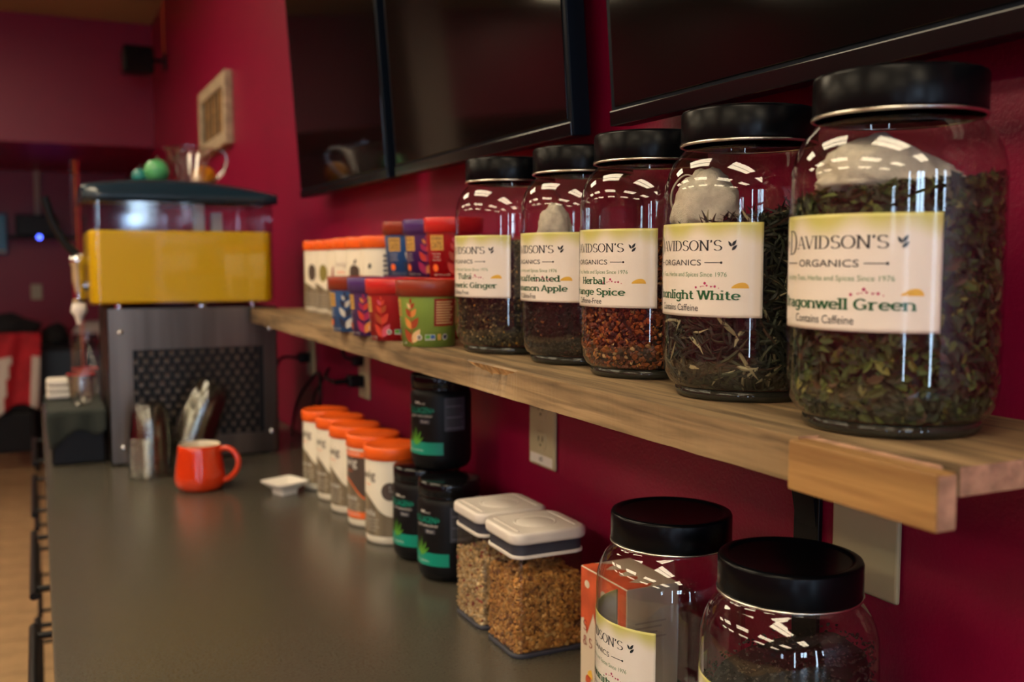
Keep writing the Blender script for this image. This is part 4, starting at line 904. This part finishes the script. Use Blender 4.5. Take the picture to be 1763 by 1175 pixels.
M['leafnavy'] = mat('navy_leaf_print', (0.02, 0.03, 0.07), 0.4); M['leafwhite'] = mat('white_leaf_print', (0.6, 0.6, 0.55), 0.4); M['leafred'] = mat('red_leaf_print', (0.60, 0.05, 0.03), 0.4); M['leafmag'] = mat('magenta_leaf_print', (0.38, 0.02, 0.10), 0.4)
BL = [M['leafnavy'], M['leafwhite'], M['leafnavy'], M['leafwhite']]; PU = [M['leafmag'], M['leaforange'], M['leafmag'], M['leafred']]; RE = [M['leafred'], M['leafpink'], M['leafred'], M['leafrust']]; GN = [M['leafrust'], M['leafpale'], M['leafrust'], M['leaforange']]
oat(-0.180, 1.376, SH, -82, M['rust'], M['green'], GN, 'green oat cup with rust lid standing beside the tea jars', True)
oat(-0.187, 1.503, SH, -78, M['redlid'], M['red'], RE, 'red oat cup with red lid in the lower front row')
oat(-0.187, 1.603, SH, -75, M['purplelid'], M['purple'], PU, 'purple oat cup with purple lid in the lower front row')
oat(-0.190, 1.716, SH, -70, M['rust'], M['blue'], BL, 'blue oat cup with rust lid in the lower front row')
ZU = SH + 0.0963
for (x, y, ph, c, b_, l, nm, hid) in ((-0.090, 1.497, -40, 'redlid', 'red', RE, 'red', 0), (-0.090, 1.600, -57, 'purplelid', 'purple', PU, 'purple', 1), (-0.093, 1.700, -40, 'rust', 'blue', BL, 'blue', 2)):
    oat(x, y, SH, -40, M['rust'] if nm == 'purple' else M[c], M[b_], l, 'oat cup hidden in the back row under the upper %s cup' % nm)
    oat(x, y, ZU, ph, M[c], M[b_], l, '%s oat cup stacked in the upper back row' % nm)

# ================================================================== DISH, MUG, CUPS
ds = thing('square_dish', 'small square white china dish beside the orange capped tubs', 'dish', (-0.218, 2.180, CT), R(22))
def sqring(w, z, n=6, cr=0.25):
    L = []
    for q, (sx_, sy_) in enumerate(((1, 1), (-1, 1), (-1, -1), (1, -1))):
        for k in range(n + 1): a = PI / 2 * (q + k / n); c = w * cr; L.append((sx_ * (w - c) + c * math.cos(a), sy_ * (w - c) + c * math.sin(a), z))
    return L
rings = [sqring(0.026, 0.0), sqring(0.027, 0.010), sqring(0.036, 0.016), sqring(0.050, 0.026), sqring(0.0505, 0.0285), sqring(0.048, 0.0285), sqring(0.034, 0.0195), sqring(0.024, 0.0165)]
N = len(rings[0]); mb = MB(); fs = []
for j in range(len(rings) - 1):
    for i in range(N): i2 = (i + 1) % N; fs.append((j * N + i, j * N + i2, (j + 1) * N + i2, (j + 1) * N + i))
mb.add([p for r_ in rings for p in r_], fs, 0, True); mb.add(rings[0], [list(range(N))[::-1]]); mb.add(rings[-1], [list(range(N))]); mb.obj('dish_body', M['white_china'], ds); ds.scale = (0.8, 0.8, 1.0)

mg = thing('mug', 'glossy red orange mug with cream inside on the countertop', 'mug', (-0.381, 2.305, CT), 0)
MB().lathe([(0, 0.002), (0.038, 0.002), (0.042, 0.0), (0.048, 0.004), (0.0535, 0.012), (0.0555, 0.022), (0.0550, 0.034), (0.0515, 0.060), (0.0475, 0.088), (0.0465, 0.1005), (0.0455, 0.1020)], 72).obj('mug_body', M['mug'], mg)
MB().lathe([(0.0455, 0.1020), (0.0440, 0.1010), (0.0448, 0.088), (0.0488, 0.060), (0.0515, 0.034), (0.048, 0.012), (0.0, 0.008)], 72).obj('mug_lining', M['cream_glaze'], mg)
hp = smooth_path([(0.043, 0, 0.088), (0.060, 0, 0.094), (0.078, 0, 0.086), (0.088, 0, 0.066), (0.084, 0, 0.044), (0.068, 0, 0.026), (0.052, 0, 0.020)], 6)
hd = MB().tube(hp, 0.0062, 12).obj('handle', M['mug'], mg); hd.rotation_euler = (0, 0, R(-28))

cupm = MB().lathe([(0.0515, 0.0), (0.0530, 0.0015), (0.0520, 0.0035), (0.0490, 0.004), (0.0480, 0.015), (0.0455, 0.045), (0.0430, 0.068), (0.0345, 0.088), (0.0325, 0.092), (0.0, 0.092)], 36).mesh('plastic_cup', M['cup'])
# rim band as a denser part of the same cup
ORD = 'topmost second third fourth fifth sixth seventh eighth ninth tenth eleventh twelfth thirteenth fourteenth fifteenth sixteenth seventeenth lowest'.split()
def cups(n, base, step, stack, bend=None, group=''):
    for i in range(n):
        o = bpy.data.objects.new('plastic_cup', cupm); COL.objects.link(o)
        p, rot = (Vector(base) + Vector((0, 0, i * step)), (0, 0, 0)) if not bend else bend(i)
        o.location = p; o.rotation_euler = rot; k = n - 1 - i
        tag(o, ('lowest' if i == 0 else ORD[k] + (' down' if k else '')) + ' inverted clear plastic cup in the ' + stack, 'cup', group)
cups(13, (-0.466, 2.50, CT + 0.0005), 0.0070, 'upright stack left of the mug', group='cups in the upright stack')
def bend(i):
    a = R(3 + i * 1.15); x = -0.376 + sum(0.0078 * math.sin(R(3 + k * 1.15)) for k in range(i)); z = CT + 0.003 + sum(0.0078 * math.cos(R(3 + k * 1.15)) for k in range(i))
    return Vector((x, 2.515, z)), (0, a, 0)
cups(18, None, 0, 'leaning stack behind the mug', bend, 'cups in the leaning stack')

# ================================================================== JUICE DISPENSER
jd = thing('juice_dispenser', 'steel juice dispenser with clear tank of yellow orange juice', 'juice dispenser', (-0.336, 2.65, CT))
X0, X1 = -0.210, 0.208
MB().box((X0 + 0.004, 0.003, 0.006), (X1 - 0.004, 0.42, 0.385), 0.006).obj('housing', M['black'], jd)
pn = MB(); gx0, gx1, gz0, gz1 = -0.152, 0.172, 0.060, 0.290
pn.box((X0, -0.002, 0.006), (X1, 0.0025, gz0)).box((X0, -0.002, gz1), (X1, 0.0025, 0.394)).box((X0, -0.002, gz0), (gx0, 0.0025, gz1)).box((gx1, -0.002, gz0), (X1, 0.0025, gz1))
pn.box((X0, -0.002, 0.006), (X0 + 0.003, 0.06, 0.394)).box((X1 - 0.003, -0.002, 0.006), (X1, 0.06, 0.394)).box((X0, 0.0, 0.391), (X1, 0.42, 0.394))
pp = pn.obj('steel_panel', M['steel'], jd)
gm = MB(); NXg, NZg = 13, 6; dx = (gx1 - gx0) / NXg; dz = (gz1 - gz0) / NZg
for i in range(NXg):
    for j in range(NZg):
        for (ox, oz) in ((0, 0), (0.5, 0.5)):
            cx, cz_ = gx0 + (i + 0.25 + ox) * dx, gz0 + (j + 0.25 + oz) * dz
            if ox and (i == NXg - 1): continue
            a, b = dx * 0.21, dz * 0.24
            gm.add([(cx - a, 0.001, cz_), (cx, -0.001, cz_ - b), (cx + a, 0.001, cz_), (cx, -0.001, cz_ + b)], [(0, 1, 2, 3)])
for i in range(2 * NXg): gm.box((gx0 + (i * 0.5 + 0.5) * dx - 0.0006, 0.0015, gz0), (gx0 + (i * 0.5 + 0.5) * dx + 0.0006, 0.0024, gz1))
g_ = gm.obj('vent_grille', M['steel'], jd); g_['kind'] = 'stuff'
MB().box((gx0, 0.004, gz0), (gx1, 0.006, gz1)).obj('grille_backing', M['slot'], jd)
for (x, z) in ((X0 + 0.03, 0.335), (X1 - 0.018, 0.335), (X0 + 0.03, 0.045), (X1 - 0.018, 0.06)):
    MB().lathe([(0.0075, 0), (0.0072, 0.003), (0.004, 0.0055), (0, 0.006)], 16).obj('screw', M['chrome'], jd).matrix_local = Matrix.Translation((x, -0.002, z)) @ Matrix.Rotation(R(90), 4, 'X')
for x in (X0 + 0.03, X1 - 0.03):
    for y in (0.03, 0.38): MB().lathe([(0.012, 0), (0.014, 0.008), (0, 0.008)], 16, (x, y, -0.0), capb=True).obj('foot', M['black'], jd)
tx0, tx1, ty0, ty1, tz0, tz1 = -0.248, 0.200, -0.035, 0.36, 0.405, 0.672
tcx, tcy = (tx0 + tx1) / 2, (ty0 + ty1) / 2
MB().rsquare(tx1 - tx0, ty1 - ty0, tz0, tz1, 0.028, (tcx, tcy), bev=0.0, caps=(True, False), n=8).obj('tank', M['tank'], jd)
MB().rsquare(tx1 - tx0 - 0.008, ty1 - ty0 - 0.008, tz0 + 0.003, 0.588, 0.026, (tcx, tcy), bev=0.006, n=8).obj('juice', M['juice'], jd)
# domed lid
ld = MB(); NXl = 24; vs = []; fs = []
for i in range(NXl + 1):
    u = i / NXl; x = tx0 - 0.010 + (tx1 - tx0 + 0.020) * u; hgt = 0.036 * (1 - ((u - 0.42) / 0.6) ** 2 * 0.9) if u > 0.42 else 0.036 * (1 - ((0.42 - u) / 0.42) ** 2 * 0.45)
    ins = 0.014 * max(0, abs(u - 0.5) * 2 - 0.9) / 0.1
    z = tz1 - 0.012
    for (y, zz) in ((ty0 - 0.010 + ins, z), (ty0 - 0.012 + ins, z + 0.012), (ty0 - 0.006 + ins, z + 0.018 + hgt * 0.6), (ty0 + 0.03, z + 0.020 + hgt), (ty1 - 0.03, z + 0.020 + hgt), (ty1 + 0.010 - ins, z + 0.012), (ty1 + 0.010 - ins, z)): vs.append((x, y, zz))
for i in range(NXl):
    for k in range(7): k2 = (k + 1) % 7; fs.append((7 * i + k, 7 * i + k2, 7 * i + 7 + k2, 7 * i + 7 + k))
ld.add(vs, fs, 0, True); ld.add(vs[:7], [tuple(range(7))]); ld.add(vs[-7:], [tuple(range(7))[::-1]]); M['lid_plastic'] = mat('dark_lid_plastic', (0.012, 0.028, 0.045), 0.15); ld.obj('tank_lid', M['lid_plastic'], jd)
for dx_ in (0.0, 0.05): MB().box((0.012 + dx_ * 0.9, 0.06, tz0 + 0.01), (0.040 + dx_ * 0.9, 0.10, tz1 - 0.012 - dx_ * 0.4), 0.004).obj('spray_tube', M['white_plastic'], jd)
MB().lathe([(0.016, 0.392), (0.018, 0.396), (0.014, 0.406)], 20, (0.02, 0.02, 0), capb=True).obj('tank_collar', M['chrome'], jd)
for x_ in (-0.18, 0.15): MB().lathe([(0.010, 0.394), (0.010, 0.406)], 16, (x_, 0.02, 0)).obj('tank_support', M['chrome'], jd)
# tap on the customer side
tp = MB().lathe([(0.0, 0.405), (0.015, 0.405), (0.016, 0.42), (0.016, 0.50), (0.020, 0.505), (0.020, 0.52), (0.013, 0.53), (0, 0.53)], 24, (-0.268, 0.10, 0)).tube([(-0.268, 0.10, 0.45), (-0.245, 0.10, 0.45)], 0.013, 14).obj('tap', M['chrome'], jd)
MB().lathe([(0.006, 0.352), (0.011, 0.372), (0.020, 0.385), (0.016, 0.405), (0, 0.405)], 24, (-0.268, 0.10, 0)).obj('spout', M['white_plastic'], tp)
MB().tube(smooth_path([(-0.268, 0.10, 0.53), (-0.285, 0.10, 0.545), (-0.305, 0.10, 0.575), (-0.325, 0.10, 0.62), (-0.338, 0.10, 0.672)], 5), 0.01, 12, radii=None).obj('tap_lever', M['black'], tp)
# drip tray unit with draped cloth
dt = thing('drip_tray', 'black drip tray box left of the steel dispenser on the countertop', 'tray', (-0.62, 2.83, CT))
MB().box((-0.060, -0.12, 0), (0.066, 0.20, 0.135), 0.006).obj('tray_body', M['black'], dt)
cvs = []; cfs = []; NA, NB = 26, 22
for i in range(NA + 1):
    for j in range(NB + 1):
        s_ = i / NA * 0.42; q_ = j / NB      # s over the edge, from back top over front edge down
        y = 0.21 - s_ * 1.0; z = 0.139
        if y < -0.126: z = 0.139 - (-0.126 - y) * (1.0 + 0.0 * q_) * (0.55 + 0.45 * (1 - q_) + 0.18 * math.sin(q_ * 9)); y = -0.128 - 0.004 * math.sin(q_ * 14)
        x = -0.078 + q_ * 0.146
        if x < -0.066: x = -0.068 - 0.003 * math.sin(i * 0.9)
        cvs.append((x, y, z + 0.001 * math.sin(i * 1.1 + j * 0.7)))
for i in range(NA):
    for j in range(NB): a = i * (NB + 1) + j; cfs.append((a, a + 1, a + NB + 2, a + NB + 1))
M['cloth'] = mat('dark_green_grey_cloth', (0.022, 0.028, 0.024), 0.95, bump=0.5, bscale=400, var=0.2)
cl_ = MB().add(cvs, cfs, 0, True).obj('cloth', M['cloth'], None, (-0.62, 2.83, CT)); tag(cl_, 'dark green grey cloth draped over the black drip tray', 'cloth')
md = cl_.modifiers.new('thickness', 'SOLIDIFY'); md.thickness = 0.002; md.offset = 1
# cloth hangs past the counter edge
def tumbler(x, y, label):
    t = thing('glass_tumbler', label, 'glass', (x, y, CT + 0.1425), group=None)
    MB().lathe([(0.0, 0.004), (0.022, 0.004), (0.024, 0.0), (0.026, 0.006), (0.033, 0.070), (0.0335, 0.078)], 32).obj('tumbler_glass', M['ribbed'], t)
    MB().lathe([(0.0334, 0.0775), (0.0342, 0.0780), (0.0342, 0.0798), (0.0335, 0.0800)], 32).obj('red_rim', M['redlid'], t)
tumbler(-0.604, 2.80, 'red rimmed clear tumbler on the draped tray, farther from the steel panel'); tumbler(-0.588, 2.93, 'red rimmed clear tumbler on the draped tray behind the other one'); 
tw = thing('folded_towels', 'folded white towels at the left end of the draped tray', 'towels', (-0.655, 2.96, CT + 0.1425))
for k in range(3): MB().box((-0.030, -0.045, k * 0.017), (0.028, 0.05, k * 0.017 + 0.0165), 0.007, seg=3).obj('towel', mat('white_towel_%d' % k, (0.62, 0.58, 0.52), 0.95, bump=0.5), tw)
# straws / swizzle sticks standing in a jar beyond the tank
sj = thing('stirrer_holder', 'clear holder with red and clear stirrers behind the dispenser tap', 'stirrers', (-0.580, 3.125, CT))
MB().lathe([(0.0, 0.003), (0.030, 0.003), (0.034, 0.0), (0.036, 0.30), (0.037, 0.31)], 32).obj('holder', M['clear'], sj)
for k, (a, b, mm) in enumerate(((0.0, 0.012, 'redlid'), (-0.014, -0.01, 'clear'), (-0.006, 0.016, 'orange_ink'))): MB().tube([(a, b, 0.01), (a * 1.6, b, 0.80)], 0.0008, 8).obj('stirrer', M[mm], sj)

# things on the tank lid
LZ = CT + tz1 + 0.008 + 0.030
pt = thing('measuring_cup', 'clear ribbed plastic measuring cup with handle on top of the dispenser', 'cup', (-0.318, 2.83, CT + 0.718))
vs = []; S = 48; prf = [(0.030, 0.0), (0.033, 0.003), (0.040, 0.030), (0.058, 0.090), (0.066, 0.096), (0.066, 0.100)]
for (r_, z) in prf:
    for i in range(S): a = 2 * PI * i / S; rr = r_ * (1 + (0.035 if i % 2 and 0.003 < z < 0.095 else 0)); vs.append((rr * math.cos(a), rr * math.sin(a), z))
fs = [(j * S + i, j * S + (i + 1) % S, (j + 1) * S + (i + 1) % S, (j + 1) * S + i) for j in range(len(prf) - 1) for i in range(S)]
MB().add(vs, fs + [tuple(range(S))], 0, False).obj('cup_body', M['ribbed'], pt)
MB().tube(smooth_path([(0.062, 0, 0.092), (0.085, 0, 0.096), (0.100, 0, 0.080), (0.095, 0, 0.045), (0.065, 0, 0.012), (0.035, 0, 0.006)]), 0.005, 10).obj('handle', M['ribbed'], pt)
def fruit(c, r_, col, label, name, seed, sz=1.0):
    bm = bmesh.new(); bmesh.ops.create_uvsphere(bm, u_segments=28, v_segments=18, radius=r_)
    for v in bm.verts:
        p = v.co / r_; v.co.z *= sz
        if abs(p.z) > 0.8: v.co.z *= 1 - 0.25 * (abs(p.z) - 0.8)
        v.co *= 1 + 0.02 * noise.noise(p * 3 + Vector((seed, 0, 0)))
    me = bpy.data.meshes.new('flesh'); bm.to_mesh(me); bm.free(); me.polygons.foreach_set('use_smooth', [True] * len(me.polygons)); me.materials.append(col)
    t = thing(name, label, 'fruit', c); o = bpy.data.objects.new('flesh', me); COL.objects.link(o); o.parent = t; o.location = (0, 0, r_ * sz)
    MB().tube([(0, 0, 2 * r_ * sz - 0.003), (0.002, 0, 2 * r_ * sz + 0.008)], 0.0018, 8).obj('stem', M['tub_brown'], t)
fruit((-0.400, 2.82, CT + 0.717), 0.033, mat('green_fruit_skin', (0.10, 0.42, 0.15), 0.3, var=0.2, vscale=20), 'rounded green ornamental fruit on top of the dispenser', 'green_fruit', 1)
fruit((-0.440, 2.85, CT + 0.717), 0.021, mat('teal_fruit_skin', (0.02, 0.22, 0.20), 0.3, var=0.2), 'small teal ornamental fruit at the left of the green one', 'teal_fruit', 2)
fruit((-0.262, 2.93, CT + 0.712), 0.034, mat('orange_fruit_skin', (0.80, 0.30, 0.01), 0.4, bump=0.3, bscale=300), 'orange fruit behind the handle of the clear measuring cup', 'orange', 3)

# ================================================================== FAR END OF THE ROOM
M['navy'] = mat('navy_laminate', (0.012, 0.035, 0.060), 0.5)
dk = thing('back_counter', 'dark blue work counter against the far crimson wall', 'counter', (-0.36, 7.95, 0))
MB().box((-0.37, -0.38, 0.785), (0.35, 0.42, 0.815), 0.004).obj('counter_top', M['black'], dk)
MB().box((-0.36, -0.36, 0.42), (0.34, -0.34, 0.785), 0.002).obj('blue_panel', M['navy'], dk)
for (x, y) in ((-0.35, -0.34), (0.33, -0.34), (-0.35, 0.40), (0.33, 0.40)): MB().box((x - 0.02, y - 0.015, 0), (x + 0.02, y + 0.015, 0.785)).obj('leg', M['black'], dk)
MB().box((-0.33, -0.335, 0.1), (0.33, 0.38, 0.78)).obj('cabinet_body', M['black'], dk)
def blob(name, c, s_, m, label, cat, seed, sub=3):
    bm = bmesh.new(); bmesh.ops.create_icosphere(bm, subdivisions=sub, radius=1)
    for v in bm.verts:
        p = v.co.copy(); v.co *= 1 + 0.28 * noise.noise(p * 1.8 + Vector((seed, 0, 0))) + 0.10 * noise.noise(p * 5 + Vector((seed, 0, 0)))
        v.co.z = max(v.co.z, -0.45); v.co.x *= s_[0]; v.co.y *= s_[1]; v.co.z *= s_[2]
    zm = min(v.co.z for v in bm.verts)
    for v in bm.verts: v.co.z -= zm
    me = bpy.data.meshes.new(name); bm.to_mesh(me); bm.free(); me.polygons.foreach_set('use_smooth', [True] * len(me.polygons)); me.materials.append(m)
    o = bpy.data.objects.new(name, me); COL.objects.link(o); o.location = c; return tag(o, label, cat)
M['blackcloth'] = mat('black_cloth', (0.010, 0.010, 0.012), 0.9, bump=0.5); M['whitecloth'] = mat('white_cloth', (0.55, 0.50, 0.46), 0.9, bump=0.4); M['redcloth'] = mat('red_cloth', (0.42, 0.008, 0.020), 0.8, var=0.25, vscale=12, bump=0.4, bscale=80)
blob('bag', (-0.60, 7.80, 0.816), (0.10, 0.12, 0.10), M['blackcloth'], 'black bag slumped at the left end of the far blue counter', 'bag', 3)
blob('white_bundle', (-0.33, 8.0, 0.816), (0.14, 0.10, 0.10), M['whitecloth'], 'crumpled white bundle on the far blue counter', 'bundle', 5)
fp = thing('card_terminal', 'low black machine with a pale dial on the far blue counter', 'machine', (-0.40, 7.66, 0.816))
MB().box((-0.09, -0.07, 0), (0.09, 0.08, 0.075), 0.015).obj('machine_body', M['black'], fp); MB().lathe([(0.018, 0), (0.016, 0.006), (0, 0.006)], 20).obj('dial', M['beige'], fp).matrix_local = Matrix.Translation((0.0, -0.07, 0.045)) @ Matrix.Rotation(R(90), 4, 'X')
# chair with red jacket
ch = thing('desk_chair', 'black chair at the far left end of the room', 'chair', (-0.95, 7.55, 0))
MB().box((-0.22, -0.22, 0.40), (0.22, 0.22, 0.46), 0.02).obj('seat', M['black'], ch); MB().box((-0.21, -0.235, 0.47), (0.21, -0.205, 0.90), 0.012).obj('backrest', M['black'], ch)
for (x, y) in ((-0.2, -0.2), (0.2, -0.2), (-0.2, 0.2), (0.2, 0.2)): MB().tube([(x, y, 0.41), (x * 1.08, y * 1.08, 0.0)], 0.016, 10).obj('leg', M['black'], ch)
MB().box((-0.20, -0.21, 0.13), (0.20, -0.18, 0.40), 0.01).obj('lower_panel', M['black'], ch)
vs = []; fs = []; NA, NB = 30, 30
for i in range(NA + 1):
    for j in range(NB + 1):
        s_ = i / NA; u = j / NB; x = -0.27 + 0.54 * u; fold = 0.018 * math.sin(u * 17 + s_ * 2) * min(1, s_ * 4) + 0.01 * math.sin(u * 33 + s_ * 5)
        L = 0.62 * s_
        if L < 0.07: y = -0.20 - 0.03 * math.sin(L / 0.07 * PI / 2) * 1.6; z = 0.905 + 0.025 * math.sin(min(1, L / 0.07) * PI * 0.8)
        else: y = -0.262 - 0.02 * s_; z = 0.915 - (L - 0.07) * (0.93 + 0.12 * math.sin(u * 6))
        vs.append((x * (1 - 0.12 * s_), y + fold * 0.8, z))
for i in range(NA):
    for j in range(NB): a = i * (NB + 1) + j; fs.append((a, a + 1, a + NB + 2, a + NB + 1))
jk = MB(); jk.add(vs, fs, 0, True)
for k, (i, j) in enumerate([(k // NB, k % NB) for k in range(NA * NB)]):
    if i > 10 and (abs(j - 17 + (i - 10) * 0.18) < 2.6 or j > 26 and i > 8): jk.m[k] = 1
jo = jk.obj('jacket', [M['redcloth'], M['whitecloth']], None, (-0.95, 7.55, 0)); tag(jo, 'red jacket with white panels hung over the black chair', 'jacket'); md = jo.modifiers.new('t', 'SOLIDIFY'); md.thickness = 0.006
blob('black_coat', (-0.92, 7.62, 0.905), (0.22, 0.10, 0.10), M['blackcloth'], 'black coat heaped on top of the chair back behind the jacket', 'coat', 8)
# wall shelf with box and blue lights
av = thing('equipment_shelf', 'narrow black equipment shelf on the far crimson wall', 'shelf', (-0.63, YR, 1.60))
MB().box((-0.26, -0.30, -0.02), (0.24, -0.001, 0.0), 0.003).obj('shelf_board', M['black'], av)
bx = thing('equipment_box', 'black electronic box with two blue lights on the far shelf', 'electronics', (-0.66, YR - 0.16, 1.601))
MB().box((-0.17, -0.10, 0.0), (0.12, 0.10, 0.16), 0.01).obj('box_housing', M['black'], bx)
M['led'] = mat('blue_led', (0.02, 0.05, 0.9), 0.4, emit=((0.06, 0.10, 1.0), 6.0))
for x in (-0.035, 0.125): MB().lathe([(0.017, 0), (0.014, 0.004), (0, 0.005)], 16).obj('led', M['led'], av).matrix_local = Matrix.Translation((x, -0.301, -0.012)) @ Matrix.Rotation(R(90), 4, 'X')
bf_ = thing('blue_folder', 'bright blue binder at the left end of the equipment shelf', 'binder', (-0.99, YR - 0.02, 1.46))
MB().box((-0.16, -0.06, 0.0), (0.095, 0.018, 0.31), 0.006).obj('cover', mat('bright_blue_card', (0.03, 0.22, 0.42), 0.4), bf_)
MB().box((-0.15, -0.0605, 0.01), (0.085, -0.0600, 0.03)).obj('spine_strip', M['whitecloth'], bf_)
plate('wall_outlet', 0, 0, 0.08, 0.12, 'dark outlet low on the far crimson wall', 2).matrix_local = Matrix.Translation((-0.70, YR, 1.16)) @ Matrix.Rotation(R(90), 4, 'Z')
